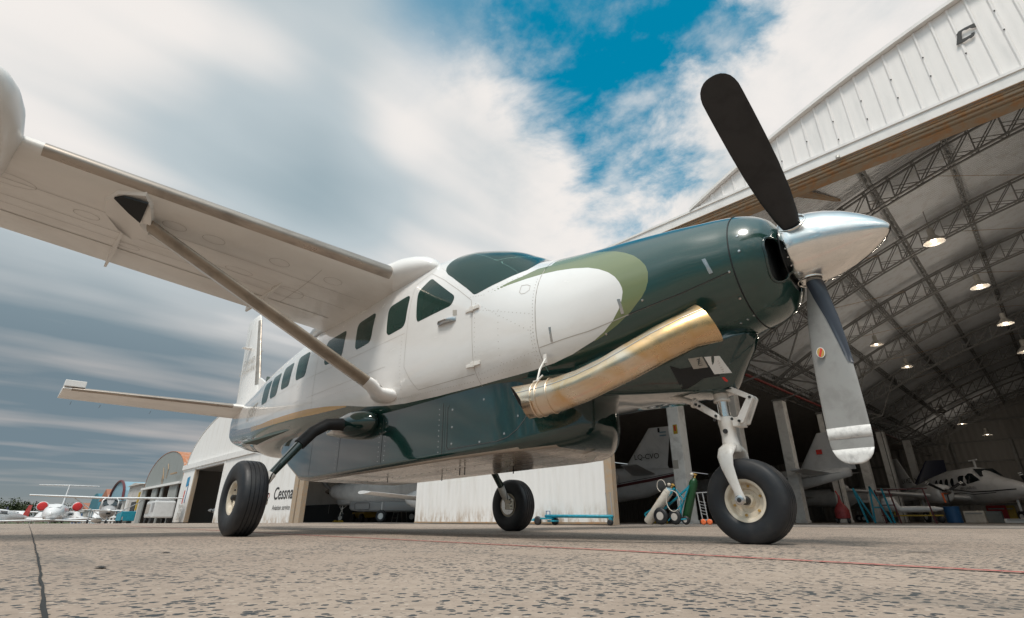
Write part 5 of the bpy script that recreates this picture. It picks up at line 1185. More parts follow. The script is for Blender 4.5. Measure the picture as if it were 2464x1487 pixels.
def side_patch(parent, name, mat, sts, poly, side, off=.01, e=2.2):
    """a flat-ish patch lying on a lofted fuselage side"""
    def hy(x, z):
        S_ = sorted(sts, key=lambda q: q[0])
        for a, b in zip(S_[:-1], S_[1:]):
            if a[0] <= x <= b[0]:
                t = (x-a[0])/(b[0]-a[0]); zb, zt, w = [a[i]*(1-t)+b[i]*t for i in (1, 2, 3)]; zc = (zb+zt)/2; h = (zt-zb)/2; ee = (a[4] if len(a) > 4 else e)
                v = min(.999, abs(z-zc)/h); return w*(1-v**ee)**(1/ee)
        return .1
    cx = sum(p[0] for p in poly)/len(poly); cz = sum(p[1] for p in poly)/len(poly); rs = []
    for f in (1, .8, .55, .3, .02): rs.append([(cx+(x-cx)*f, side*(hy(cx+(x-cx)*f, cz+(z-cz)*f)+off), cz+(z-cz)*f) for x, z in poly])
    return MB().rings(rs, False).build(name, mat, parent, smooth=True)
def strip(parent, name, mat, sts, pts, w, side, off=.008):
    for a, b in zip(pts[:-1], pts[1:]):
        pass
    P = [(x, z+w/2) for x, z in pts]+[(x, z-w/2) for x, z in pts[::-1]]
    def hy(x, z):
        S_ = sorted(sts, key=lambda q: q[0])
        for a, b in zip(S_[:-1], S_[1:]):
            if a[0] <= x <= b[0]:
                t = (x-a[0])/(b[0]-a[0]); zb, zt, ww = [a[i]*(1-t)+b[i]*t for i in (1, 2, 3)]; zc = (zb+zt)/2; h = (zt-zb)/2; ee = (a[4] if len(a) > 4 else 2.2)
                v = min(.999, abs(z-zc)/h); return ww*(1-v**ee)**(1/ee)
        return .1
    n = 6; D = []
    for a, b in zip(pts[:-1], pts[1:]): D += [(a[0]+(b[0]-a[0])*k/n, a[1]+(b[1]-a[1])*k/n) for k in range(n)]
    D.append(pts[-1]); m = len(D)
    vs = [(x, side*(hy(x, z+s*w/2)+off), z+s*w/2) for s in (1, -1) for x, z in D]
    return MB().add(vs, [(i, i+1, m+i+1, m+i) for i in range(m-1)]).build(name, mat, parent)
def ell(cx, cz, a, b, n=18): return [(cx+a*math.cos(2*math.pi*k/n), cz+b*math.sin(2*math.pi*k/n)) for k in range(n)]

# twin-engine plane inside the hangar, facing out
TW = thing('twin_propeller_airplane', 'white twin engine plane with oval windows and black stripes inside the right hangar', 'airplane', (-2, 34, .02), R(303))
fs = [(4.35, 1.42, 1.50, .04), (4.2, 1.28, 1.62, .17), (3.7, 1.08, 1.80, .36), (3.0, .98, 1.98, .50), (2.3, .92, 2.14, .60), (1.9, .90, 2.30, .65), (1.3, .88, 2.62, .70), (.7, .86, 2.72, .72), (-1.5, .88, 2.70, .72), (-3.2, 1.05, 2.50, .62), (-5.2, 1.40, 2.20, .38), (-7.2, 1.72, 2.02, .14), (-7.9, 1.8, 1.95, .04)]
f_ = loft(fs, 28).build('fuselage', 'plane_dim', TW, smooth=True)
for s_ in (-1, 1):
    surface(TW, 'wing', 'plane_dim', [(.75, s_*.5, 1.18, 2.0, .16), (.62, s_*3.4, 1.42, 1.65, .14), (.3, s_*6.1, 1.68, 1.15, .12)])
    loft([(x+.0, 1.64-r, 1.64+r, r) for x, r in ((1.05, .02), (.9, .14), (.5, .24), (0, .27), (-.6, .22), (-1.2, .10), (-1.5, .02))], 20).build('wing_tip_tank', 'plane_dim', TW, smooth=True).location = (-.25, s_*6.25, 0.10)
    nc = loft([(1.28, 1.12, 1.72, .30), (1.2, 1.0, 1.84, .40), (.7, .92, 1.90, .44), (-.3, .98, 1.86, .42), (-1.6, 1.2, 1.6, .22), (-2.3, 1.35, 1.45, .05)], 20).build('engine_nacelle', 'plane_dim', TW, smooth=True); nc.location = (0, s_*1.9, 0)
    prop(TW, (1.36, s_*1.9, 1.47), .97, 3, 60 if s_ < 0 else 20, 'blade_black', .15, .17, .42, 'steel', tips=((.84, .89), (.93, .985)))
    mb = MB(); mb.box((1.26, s_*1.9-.2, 1.5), (.05, .14, .2)); mb.box((1.26, s_*1.9+.2, 1.5), (.05, .14, .2)); mb.build('cowl_inlet', 'plane_grey', TW)
    MB().add([(1.33, s_*1.9-.25, 1.42), (1.33, s_*1.9-.15, 1.42), (1.33, s_*1.9-.12, .95), (1.33, s_*1.9-.2, .95)], [(0, 1, 2, 3)]).build('warning_ribbon', 'orange', TW)
    surface(TW, 'tailplane', 'plane_dim', [(-6.6, s_*.1, 2.0, 1.2, .1), (-7.0, s_*2.6, 2.1, .75, .1)])
    gearleg(TW, -.6, s_*2.2, 1.2, .3)
    for x in (-1.9, -1.35, -.8, -.25): side_patch(TW, 'cabin_window', 'plane_glass', fs, ell(x, 2.02, .17, .22), s_)
    side_patch(TW, 'cockpit_window', 'plane_glass', fs, [(.32, 1.86), (.30, 2.22), (.42, 2.30), (.80, 2.30), (.95, 1.80), (.75, 1.78)], s_)
    side_patch(TW, 'cockpit_window', 'plane_glass', fs, [(1.05, 1.86), (.92, 2.24), (1.1, 2.38), (1.35, 2.36), (1.85, 2.05), (1.95, 1.98), (1.5, 1.9)], s_)
    strip(TW, 'side_stripe', 'black', fs, [(-1.6, 1.52), (-.9, 1.66), (0, 1.62), (1.2, 1.46), (2.6, 1.44), (3.9, 1.46)], .05, s_)
    strip(TW, 'side_stripe', 'black', fs, [(-.6, 1.46), (.2, 1.46), (1.2, 1.34), (2.8, 1.36)], .03, s_)
MB().add([(1.95, -.5, 2.18), (1.95, .5, 2.18), (1.42, .45, 2.58), (1.42, -.45, 2.58)], [(0, 1, 2, 3)]).build('windshield', 'plane_glass', TW)
vsurf(TW, 'fin', 'plane_dim', [(-5.0, 1.9, 2.9, .08), (-6.0, 2.35, 1.9, .09), (-7.3, 4.0, .95, .09)])
strip(TW, 'fin_stripe', 'black', fs, [(-5.6, 2.0), (-6.6, 1.95)], .03, -1)
text_part('LV-MZI', .42, (-6.5, -.12, 2.48), (1, 0, 0), (0, 0, 1), 'registration_lettering', 'black', TW)
text_part('AERO LANZE S.R.L.', .17, (1.05, -.72, 1.66), (1, 0, 0), (0, 0, 1), 'name_lettering', 'black', TW)
mb = MB(); mb.box((.9, 0, 2.85), (.10, .05, .4)); mb.box((.85, 0, 3.05), (.7, .05, .06)); mb.build('roof_antenna', 'plane_white', TW)
gearleg(TW, 3.2, 0, 1.1, .26)

# jet tail (registration LQ-CVO) behind the first column
CJ = thing('white_jet', 'white jet tail with registration and dark red stripe, left of the first column', 'airplane', (-15.5, 19.4, .02), R(186))
fs = [(6.6, 1.3, 1.5, .1), (5.6, 1.0, 2.2, .6), (4, .9, 2.6, .8), (-1, .95, 2.6, .8), (-2.6, 1.15, 2.5, .62), (-4.3, 1.75, 2.45, .22), (-4.7, 1.9, 2.3, .08)]
loft(fs, 24).build('fuselage', 'plane_dim', CJ, smooth=True)
vsurf(CJ, 'fin', 'plane_dim', [(-.6, 2.35, 3.3, .07), (-1.5, 2.6, 2.3, .08), (-3.0, 4.45, 1.15, .08)])
MB().box((-3.55, 0, 4.3), (.1, .13, .22)).build('rudder_gap', 'black', CJ)
for i in range(2): MB().box((-3.75, .07, 4.02+.16*i), (.34, .02, .06)).build('flag_stripe', 'light_blue', CJ)
text_part('LQ-CVO', .36, (-2.8, .135, 3.05), (-1, 0, 0), (0, 0, 1), 'registration_lettering', 'black', CJ)
for s_ in (-1, 1):
    surface(CJ, 'tailplane', 'plane_grey', [(-2.0, s_*.2, 2.15, 1.3, .1), (-2.7, s_*2.7, 2.45, .8, .1)])
    loft([(x, 1.9-r, 1.9+r, r) for x, r in ((.3, .3), (.2, .36), (-.8, .36), (-1.6, .25))], 18).build('engine', 'plane_white', CJ, smooth=True).location = (0, s_*1.15, .1)
    surface(CJ, 'wing', 'plane_dim', [(3.2, s_*.5, 1.1, 2.2, .13), (2.2, s_*6.5, 1.35, 1.0, .12)])
    strip(CJ, 'side_stripe', 'maroon', fs, [(-4.2, 2.12), (-3, 1.9), (-1, 1.62), (4, 1.5)], .13, s_)
    strip(CJ, 'side_stripe', 'decal_black', fs, [(-4.2, 2.22), (-3, 2.02), (-1, 1.74), (4, 1.6)], .03, s_)
    gearleg(CJ, .6, s_*1.6, 1.0, .28)
# dark liveried tail partly hidden behind the second column
DT = thing('parked_airplane', 'white plane tail with small red flag, behind the columns right of the nose wheel', 'airplane', (-10.6, 26.4, .02), R(163))
fs = [(4, 1.1, 2.4, .7), (0, 1.0, 2.5, .72), (-3, 1.5, 2.45, .45), (-5.6, 2.0, 2.4, .12)]
loft(fs, 20).build('fuselage', 'plane_dim', DT, smooth=True)
vsurf(DT, 'fin', 'plane_dim', [(-3.0, 2.3, 2.9, .08), (-4.4, 4.1, 1.3, .08)])
for s_ in (-1, 1):
    surface(DT, 'tailplane', 'plane_dim', [(-3.6, s_*.2, 2.2, 1.2, .1), (-4.0, s_*2.2, 2.3, .8, .1)]); surface(DT, 'wing', 'plane_grey', [(1.2, s_*.4, 1.0, 1.7, .14), (.9, s_*5, 1.35, 1.2, .13)]); strip(DT, 'side_stripe', 'plane_grey', fs, [(-5.2, 2.3), (-3, 2.05), (0, 1.5), (3, 1.3)], .22, s_)
    gearleg(DT, .4, s_*1.4, 1.0, .25)
text_part('LV-CZA', .45, (-1.5, .74, 2.0), (-1, 0, 0), (0, 0, 1), 'registration_lettering', 'black', DT); MB().box((-4.4, .12, 3.2), (.28, .03, .22)).build('flag', 'decal_red', DT)
# gold tailed plane farther back
GT = thing('parked_airplane', 'plane with dark rudder and yellow edged tail between the far columns', 'airplane', (-9.5, 44, .02), R(200))
fs = [(4, 1.1, 2.3, .65), (0, 1.0, 2.4, .7), (-5, 1.7, 2.2, .15)]; loft(fs, 18).build('fuselage', 'plane_dim', GT, smooth=True); vsurf(GT, 'fin', 'navy', [(-3.2, 2.1, 2.4, .08), (-4.6, 4.2, 1.1, .08)])
for s_ in (-1, 1): surface(GT, 'tailplane', 'yellow', [(-3.8, s_*.2, 2.2, 1.0, .1), (-4.1, s_*2.4, 2.25, .7, .1)]); surface(GT, 'wing', 'plane_white', [(1, s_*.4, 1.0, 1.6, .14), (.8, s_*5, 1.3, 1.1, .13)]); gearleg(GT, .3, s_*1.3, 1.0, .25)
text_part('LV-K', .6, (-3.9, .13, 2.75), (-1, 0, 0), (0, 0, 1), 'registration_lettering', 'black', GT)

# plane with belly pod in the middle doorway
C2 = thing('single_propeller_airplane', 'grey plane with a belly cargo pod in the doorway under the big airplane belly', 'airplane', (-30.6, 12.6, .02), R(207))
fs = [(.9, 1.55, 2.1, .28), (.6, 1.35, 2.25, .42), (0, 1.22, 2.3, .5), (-1.2, 1.05, 2.45, .7), (-2.4, 1.0, 2.85, .8), (-5.5, 1.0, 2.85, .8), (-8, 1.3, 2.7, .6), (-11, 1.9, 2.4, .1)]
loft(fs, 24).build('fuselage', 'plane_white', C2, smooth=True)
loft([(.35, 1.1, 1.5, .2, 4), (.1, .95, 1.5, .26, 4), (-.9, 1.0, 1.5, .45, 4)], 20).build('chin_cowl', 'plane_grey', C2, smooth=True)
pf = [(-.8, .75, 1.2, .35, 4), (-1.0, .66, 1.2, .5, 5), (-1.5, .6, 1.2, .62, 6), (-5.3, .58, 1.2, .62, 6), (-6.8, 1.0, 1.2, .45, 5)]
pdm = loft(pf, 28).build('cargo_pod', 'plane_grey', C2, smooth=True, auto=40)
MB().tube([(-2.4, .665, .72), (-1.5, .66, .72), (-1.4, .66, .80), (-1.4, .65, 1.05), (-1.5, .65, 1.1), (-2.4, .655, 1.1), (-2.45, .665, 1.0), (-2.45, .665, .8), (-2.4, .665, .72)], .012, 5).build('pod_door_seam', 'seam', pdm)
prop(C2, (.95, 0, 1.84), 1.33, 3, 180, 'plane_grey', .24, .22, .5, 'chrome')
for s_ in (-1, 1): surface(C2, 'wing', 'plane_white', [(-3.3, s_*.3, 2.9, 2.1, .16), (-4.0, s_*7.9, 3.2, 1.3, .12)]); gearleg(C2, -4.05, s_*1.78, 1.1, .34, w=.24); surface(C2, 'tailplane', 'plane_white', [(-9.8, s_*.1, 2.3, 1.4, .1), (-10.3, s_*3.1, 2.3, 1, .1)])
vsurf(C2, 'fin', 'plane_white', [(-9.6, 2.3, 1.8, .09), (-10.8, 4.6, .95, .09)])
g = bpy.data.objects.new('nose_gear', None); COL.objects.link(g); g.parent = C2
MB().tube([(-.05, 0, 1.1), (-.05, 0, .85), (-.03, 0, .62)], [.05, .035, .07], 10).build('leg', 'gear_white', g, smooth=True)
for s_ in (-1, 1): MB().tube([(-.04, s_*.05, .62), (-.04, s_*.13, .5), (0, s_*.13, .26)], .03, 8).build('fork_arm', 'gear_white', g, smooth=True)
MB().tube([(0, 0, 1.02), (.16, 0, .9), (.04, 0, .74)], .018, 6).build('torque_link', 'gear_white', g); MB().tube([(-.45, 0, 1.05), (-.1, 0, .8)], .02, 6).build('drag_link', 'gear_white', g)
MB().lathe([(-.05, .13), (-.09, .17), (-.07, .25), (0, .262), (.07, .25), (.09, .17), (.05, .13)], (0, 0, .26), (0, 1, 0), 28, False).build('tyre', 'rubber', g, smooth=True)
MB().lathe([(-.06, .02), (-.06, .13), (.06, .13), (.06, .02)], (0, 0, .26), (0, 1, 0), 20).build('rim', 'gear_white', g, smooth=True, auto=40)
for sx in (-1, 1):
    ck = thing('wheel_chock', 'yellow wedge chock '+('behind' if sx < 0 else 'in front of')+' the nose wheel in the middle doorway', 'chock', (-30.6+.33*sx, 12.45, .02)); MB().prism([(-.12*sx, -.15, 0), (.12*sx, -.15, 0), (.12*sx, -.15, .05), (-.10*sx, -.15, .13)], (0, .3, 0)).build('wedge', 'yellow', ck)
# white nose with engine pod fairing at the right of that doorway
WN = thing('white_airplane', 'white rounded airplane nose beside the parked white door, under the big airplane belly', 'airplane', (-20.6, 12.2, .02), R(180))
fs = [(2.0, 1.12, 1.22, .05), (1.95, .98, 1.34, .2), (1.7, .82, 1.45, .36), (1.2, .70, 1.52, .48), (.3, .55, 1.75, .6), (-3, .5, 2.1, .7), (-7, 1.2, 2.0, .2)]
loft(fs, 24).build('fuselage', 'plane_white', WN, smooth=True); vsurf(WN, 'fin', 'plane_white', [(-5.2, 1.8, 2.0, .08), (-6.2, 3.4, .9, .08)])
for s_ in (-1, 1): surface(WN, 'wing', 'plane_white', [(-1, s_*.4, .95, 1.5, .14), (-1.2, s_*4.6, 1.2, 1.1, .12)]); gearleg(WN, -1.7, s_*1.2, .9, .2)
gearleg(WN, .6, 0, .7, .18)
mbx = thing('aircraft_tug', 'dark yellow and black tug with a red cabinet in the middle doorway', 'tug', (-32.3, 15.2, .02))
MB().box((0, 0, .45), (1.7, 1.0, .35)).build('chassis', 'yellow', mbx, bevel=.05); MB().box((-.3, 0, .9), (.6, .7, .6)).build('seat', 'dark_wall', mbx, bevel=.05); MB().box((.45, 0, 1.25), (.6, .7, 1.0)).build('cabinet', 'red', mbx, bevel=.04)
for sx in (-1, 1):
    for sy in (-1, 1): MB().lathe([(-.1, .14), (-.1, .26), (.1, .26), (.1, .14)], (sx*.6, sy*.55, .26), (0, 1, 0), 18, True).build('wheel', 'rubber', mbx, smooth=True, auto=40)
MB().tube([(-.1, 0, .9), (-.35, 0, 1.6), (-.35, 0, 2.3)], .05, 8).build('hose_arm', 'red_pipe', mbx)
ld = thing('step_ladder', 'grey metal stepladder behind the pod of the grey plane', 'ladder', (-27.6, 14.6, .02)); mb = MB()
for sx in (-.28, .28): mb.beam((sx, 0, 0), (sx*.7, .35, 2.0), .05); mb.beam((sx, .75, 0), (sx*.7, .4, 2.0), .04)
for k in range(6): mb.beam((-.26, .06*k, .3*k+.25), (.26, .06*k, .3*k+.25), .05, .03)
mb.build('frame', 'steel', ld)
for nm, px, lab, mt in (('tool_crate', 900, 'blue bin on the hangar floor beside the stepladder', 'blue_paint'), ('tool_crate', 872, 'green bin on the hangar floor left of the stepladder', 'green_bottle')):
    pass
tb2 = thing('tow_dolly', 'teal tow dolly frame behind the main wheel of the grey plane', 'dolly', (-25.2, 15.8, .02)); mb = MB(); mb.beam((-1.2, 0, .35), (1.2, 0, .35), .08); mb.beam((-1.2, .5, .35), (1.2, .5, .35), .08); mb.beam((-1.0, 0, .35), (-.3, 0, .9), .06); mb.beam((.4, 0, .35), (0, 0, .9), .06); mb.beam((-.6, 0, .85), (.6, 0, .85), .05); mb.build('frame', 'teal', tb2)
for sx in (-1, 1): MB().lathe([(-.05, .08), (-.05, .2), (.05, .2), (.05, .08)], (sx*1.0, -.05, .2), (0, 1, 0), 16).build('wheel', 'rubber', tb2, smooth=True, auto=40)

# high wing plane on the apron, seen head-on
HW = thing('high_wing_airplane', 'small white high wing plane with struts, seen head-on on the apron at the left', 'airplane', (-53.5, 3.75, gz(-53)-.02), R(355)); HW.scale = (.93,)*3
fs = [(1.95, .95, 1.25, .22), (1.8, .80, 1.40, .42), (1.3, .72, 1.50, .52), (.6, .62, 1.60, .56), (.1, .6, 2.15, .56, 3), (-1.6, .6, 2.15, .55, 3), (-3, .8, 1.7, .35), (-6, 1.1, 1.4, .08)]
loft(fs, 24).build('fuselage', 'plane_grey', HW, smooth=True)
MB().add([(.62, -.5, 1.58), (.62, .5, 1.58), (.12, .5, 2.08), (.12, -.5, 2.08)], [(0, 1, 2, 3)]).build('windshield', 'plane_glass', HW)
MB().tube([(.5, -.56, 1.4), (.4, -.58, 1.95), (.2, -.4, 2.2), (.2, .4, 2.2), (.4, .58, 1.95), (.5, .56, 1.4)], .05, 6).build('cabin_frame', 'plane_white', HW, smooth=True)
for s_ in (-1, 1):
    surface(HW, 'wing', 'plane_white', [(.1, s_*.0, 2.2, 1.6, .12), (.1, s_*2.9, 2.27, 1.6, .12), (-.05, s_*5.5, 2.34, 1.1, .11)]); MB().tube([(-.3, s_*.56, .85), (-.3, s_*2.6, 2.2)], .04, 8).build('wing_strut', 'plane_white', HW); gearleg(HW, -.6, s_*1.2, .7, .22); surface(HW, 'tailplane', 'plane_white', [(-5.0, s_*.05, 1.3, 1.0, .1), (-5.2, s_*1.75, 1.3, .7, .1)])
vsurf(HW, 'fin', 'plane_white', [(-4.6, 1.3, 1.4, .08), (-5.6, 2.7, .6, .08)])
prop(HW, (2.0, 0, 1.15), .95, 2, 92, 'plane_white', .14, .15, .3, 'plane_white'); gearleg(HW, 1.3, 0, .8, .2)
MB().box((1.88, 0, .92), (.2, .3, .14)).build('chin_inlet', 'black', HW)
# T-tailed jet with red engine covers, head-on
TJ = thing('white_jet', 'white T tailed jet with red covers over its engines, seen head-on at the far left', 'airplane', (-86, 3.0, gz(-86)-.02), R(352)); TJ.scale = (1.12,)*3
fs = [(6.2, 1.25, 1.45, .08), (6.0, 1.0, 1.65, .35), (5.2, .75, 1.95, .65), (4.2, .65, 2.3, .85), (2.5, .62, 2.45, .92), (-3, .7, 2.45, .9), (-6, 1.3, 2.3, .4), (-8, 1.7, 2.1, .1)]
loft(fs, 28).build('fuselage', 'plane_white', TJ, smooth=True)
MB().add([(4.9, -.45, 2.05), (4.9, .45, 2.05), (4.1, .55, 2.35), (4.1, -.55, 2.35)], [(0, 1, 2, 3)]).build('windshield', 'plane_white', TJ)
vsurf(TJ, 'fin', 'plane_white', [(-4.6, 2.2, 2.8, .09), (-6.4, 4.75, 1.8, .09)])
for s_ in (-1, 1):
    surface(TJ, 'wing', 'plane_white', [(1.2, s_*.6, .85, 2.6, .13), (.2, s_*7.4, 1.25, 1.1, .12)]); surface(TJ, 'tailplane', 'plane_white', [(-6.6, s_*.0, 4.75, 1.5, .1), (-7.2, s_*2.9, 4.75, .9, .1)])
    e_ = loft([(x, 2.25-r, 2.25+r, r) for x, r in ((-2.1, .44), (-2.2, .50), (-3.6, .50), (-4.8, .35))], 22).build('engine', 'plane_white', TJ, smooth=True); e_.location = (0, s_*1.55, -.0)
    MB().lathe([(-.05, .47), (.06, .45), (.10, .3), (.11, .02)], (-2.1, s_*1.55, 2.25), (1, 0, 0), 22).build('engine_cover', 'red', TJ, smooth=True)
    MB().box((-3.2, s_*1.05, 2.2), (1.6, .6, .14)).build('engine_pylon', 'plane_white', TJ); gearleg(TJ, -.8, s_*1.9, .9, .28)
gearleg(TJ, 4.2, 0, .8, .24)
MB().tube([(5.9, 0, 1.55), (6.3, 0, 1.5)], .02, 5).build('probe', 'steel', TJ)
# more light planes at the far left
def small_plane(lab, px, d, rz, body_='plane_white', trim='navy', high=False):
    r = pxdir(px, 1252); t = d/math.hypot(r.x, r.y); o = thing('light_airplane', lab, 'airplane', (1.4424+r.x*t, -3.55+r.y*t, gz(1.44+r.x*t)-.02), R(rz), 'light planes parked far left')
    fs = [(1.9, .95, 1.2, .2), (1.5, .75, 1.35, .45), (.5, .6, 1.5, .52), (0, .6, 2.0, .52), (-1.6, .65, 1.95, .5), (-5.5, 1.1, 1.35, .07)]
    loft(fs, 16).build('fuselage', body_, o, smooth=True); zw = 2.0 if high else .8
    for s_ in (-1, 1): surface(o, 'wing', body_, [(.2, s_*.3, zw, 1.5, .13), (0, s_*5, zw+.15, 1.1, .12)]); surface(o, 'tailplane', body_, [(-4.8, s_*.05, 1.2, .9, .1), (-5, s_*1.6, 1.2, .6, .1)]); side_patch(o, 'cabin_window', 'plane_glass', fs, [(-1.3, 1.45), (-1.2, 1.8), (.0, 1.85), (.2, 1.5)], s_); gearleg(o, -.5, s_*1.1, .7, .2)
    vsurf(o, 'fin', trim, [(-4.5, 1.2, 1.3, .08), (-5.3, 2.5, .6, .08)]); gearleg(o, 1.2, 0, .8, .18); prop(o, (1.95, 0, 1.1), .9, 2, 80, 'dark_metal', .12, .14, .25, body_)
for a in (('small white plane with a red fin at the far left edge', -18, 78, 330, 'plane_white', 'decal_red'), ('white light plane with a navy fin below the jet wing, left edge', 48, 92, 15, 'plane_white', 'navy'), ('white light plane nearly hidden behind the jet nose', 92, 105, 340, 'plane_white', 'navy', True),
          ('white light plane with red fin between the jet and the blue hangars', 180, 95, 20, 'plane_white', 'decal_red'), ('pale covered light plane beside the teal trolley', 232, 80, 350, 'plane_white', 'plane_white')): small_plane(*a)
# white blue striped plane nose in the doorway behind the left wheel
BP = thing('light_airplane', 'white and navy low wing plane in the dark doorway beside the lettered pillar', 'airplane', (-52.4, 13.3, gz(-48)), R(262))
fs = [(2.1, .95, 1.2, .2), (1.7, .75, 1.35, .45), (.6, .6, 1.5, .52), (0, .6, 2.0, .52), (-1.6, .65, 1.95, .5), (-5.5, 1.1, 1.35, .07)]
loft(fs, 18).build('fuselage', 'plane_white', BP, smooth=True)
for s_ in (-1, 1): surface(BP, 'wing', 'plane_white', [(.3, s_*.3, .7, 1.5, .13), (0, s_*5, .9, 1.1, .12)]); strip(BP, 'side_stripe', 'navy', fs, [(2.0, 1.05), (.6, 1.1), (-3, 1.2)], .16, s_); side_patch(BP, 'cabin_window', 'plane_glass', fs, [(-1.3, 1.45), (-1.2, 1.8), (.0, 1.85), (.3, 1.5)], s_)
surface(BP, 'tailplane', 'plane_white', [(-4.8, -1.6, 1.2, .8, .1), (-4.7, 0, 1.2, .9, .1), (-4.8, 1.6, 1.2, .8, .1)]); vsurf(BP, 'fin', 'navy', [(-4.5, 1.2, 1.3, .08), (-5.3, 2.5, .6, .08)]); gearleg(BP, 1.4, 0, .8, .2); prop(BP, (2.15, 0, 1.1), .9, 2, 80, 'dark_metal', .12, .14, .25, 'plane_white')

# ------------------------------------------------------------ equipment
tw = thing('tow_bar', 'long teal airplane tow bar on small wheels in front of the white door', 'tow bar', (-10.2, 8.95, 0))
mb = MB(); mb.tube([(.25, 0, .26), (2.75, 0, .235)], .045, 12); mb.build('bar', 'teal', tw, smooth=True)
mb = MB(); mb.prism([(-.35, -.06, .13), (.02, -.1, .10), (.02, -.1, .20), (-.2, -.06, .2)], (0, .16, 0)); mb.box((.3, 0, .19), (.5, .3, .05)); mb.box((.55, 0, .12), (.3, .2, .05)); mb.build('towing_head', 'teal', tw, bevel=.01)
mb = MB(); mb.tube([(.28, 0, .26), (.28, 0, .40), (.43, 0, .40), (.43, 0, .26)], .014, 6); mb.build('lift_handle', 'blue_paint', tw)
mb = MB(); mb.tube([(2.58, 0, .25), (2.56, 0, .86), (2.72, 0, .86), (2.74, 0, .25)], .014, 6); mb.build('steering_handle', 'plane_grey', tw)
for x, y, r_ in ((.05, -.14, .13), (.55, .10, .12), (2.68, -.04, .08)): MB().lathe([(-.035, r_*.45), (-.04, r_*.95), (0, r_), (.04, r_*.95), (.035, r_*.45)], (x, y, r_), (0, 1, 0), 22).build('wheel', 'rubber', tw, smooth=True)
mb = MB(); mb.box((2.68, 0, .14), (.10, .08, .16)); mb.build('caster_fork', 'teal', tw)
ct = thing('gas_cylinder_cart', 'teal two wheeled welding cart tilted back, leaning beside the first column', 'cart', (-7.0, 10.9, .02))
mb = MB()
for y in (-.16, .16): mb.beam((-.62, y, .05), (.95, y, 1.12), .05) if y > 0 else mb.beam((-.15, y, .36), (.52, y, .98), .05)
mb.beam((-.52, -.2, .30), (.05, -.2, .58), .035); mb.beam((-.52, -.2, .30), (-.42, -.2, .02), .035); mb.beam((.9, 0, 1.05), (.36, 0, .02), .035); mb.beam((.62, -.05, .66), (.55, -.05, .1), .03); mb.beam((.33, -.1, .12), (.75, -.1, .16), .035); mb.beam((.1, -.16, .6), (.1, .16, .6), .035); mb.beam((.5, -.05, .95), (.72, -.05, .66), .03); mb.beam((.2, -.16, .1), (.62, -.05, .55), .025)
mb.build('frame', 'teal', ct)
for x, y, r_ in ((.06, -.3, .235), (.40, -.1, .21), (.70, -.05, .12)): 
    MB().lathe([(-.05, r_*.5), (-.06, r_*.85), (0, r_), (.06, r_*.85), (.05, r_*.5)], (x, y, r_), (0, 1, 0), 26).build('wheel', 'rubber', ct, smooth=True); MB().lathe([(-.055, .02), (-.05, r_*.48), (.05, r_*.48), (.055, .02)], (x, y, r_), (0, 1, 0), 18).build('wheel_hub', 'pale_wall', ct, smooth=True, auto=40)
def cyl(nm, lab, a, b, r_, mat, capmat):
    o = thing(nm, lab, 'gas cylinder', (0, 0, 0)); d = (V(*b)-V(*a)).normalized(); L_ = (V(*b)-V(*a)).length
    MB().lathe([(0, r_*.9), (.03, r_), (L_-.16, r_), (L_-.08, r_*.85)], a, d, 24).build('bottle', mat, o, smooth=True, auto=50); MB().lathe([(L_-.17, r_*1.01), (L_-.10, r_*.88), (L_-.03, r_*.5), (L_, .04)], a, d, 24).build('shoulder', capmat, o, smooth=True)
    MB().lathe([(L_-.01, .03), (L_+.08, .025), (L_+.09, .05), (L_+.12, .05)], a, d, 12).build('valve', 'decal_gold', o, smooth=True, auto=40)
    mb = MB(); e = V(*a)+d*(L_+.05); mb.lathe([(-.03, .045), (.0, .05), (.03, .045)], e+V(-.05, -.07, .05), (0, 1, 0), 14); mb.build('pressure_gauge', 'cyl_white', o, smooth=True); return o
cyl('gas_cylinder', 'white gas cylinder with pale blue shoulder lying back on the teal cart', (-7.48, 10.75, .08), (-6.62, 10.8, 1.02), .135, 'cyl_white', 'light_blue')
cyl('gas_cylinder', 'dark green gas cylinder standing slanted on the teal cart', (-6.42, 11.05, .10), (-6.0, 11.1, 1.28), .12, 'green_bottle', 'green_bottle')
ho = thing('hose', 'pale looped hose hanging on the teal welding cart', 'hose', (-6.5, 10.6, .8)); mb = MB(); mb.tube([(.0+.26*math.cos(a)*.8, 0, -.15+.28*math.sin(a)) for a in [6.28*k/20 for k in range(18)]], .012, 6); mb.tube([(-.35+.14*math.cos(a), .05, .28+.17*math.sin(a)) for a in [6.28*k/20 for k in range(15)]], .011, 6); mb.build('hose_loop', 'cyl_white', ho)
rk = thing('wheeled_stand', 'grey wheeled steel stand in front of the first column', 'stand', (-5.92, 11.1, .02)); mb = MB()
for x in (0, .16): mb.beam((x, 0, .12), (x-.06, 0, .85), .022)
mb.beam((-.1, 0, .85), (.36, 0, .86), .025); mb.beam((.36, 0, .86), (.28, 0, .64), .02); mb.beam((-.05, 0, .13), (.26, 0, .13), .03)
for k in range(5): mb.beam((-.02, 0, .62-.08*k), (.16, 0, .58-.08*k), .014)
mb.build('frame', 'plane_grey', rk)
for x in (.02, .2): MB().lathe([(-.02, .03), (-.025, .075), (.025, .075), (.02, .03)], (x, 0, .075), (0, 1, 0), 16).build('caster', 'orange', rk, smooth=True)
def at_px(px, d, z=0.02, py=1252):
    r = pxdir(px, py); t = d/(V(r.x, r.y, 0).dot(V(fwd.x, fwd.y, 0).normalized())); return (1.4424+r.x*t, -3.55+r.y*t, z)
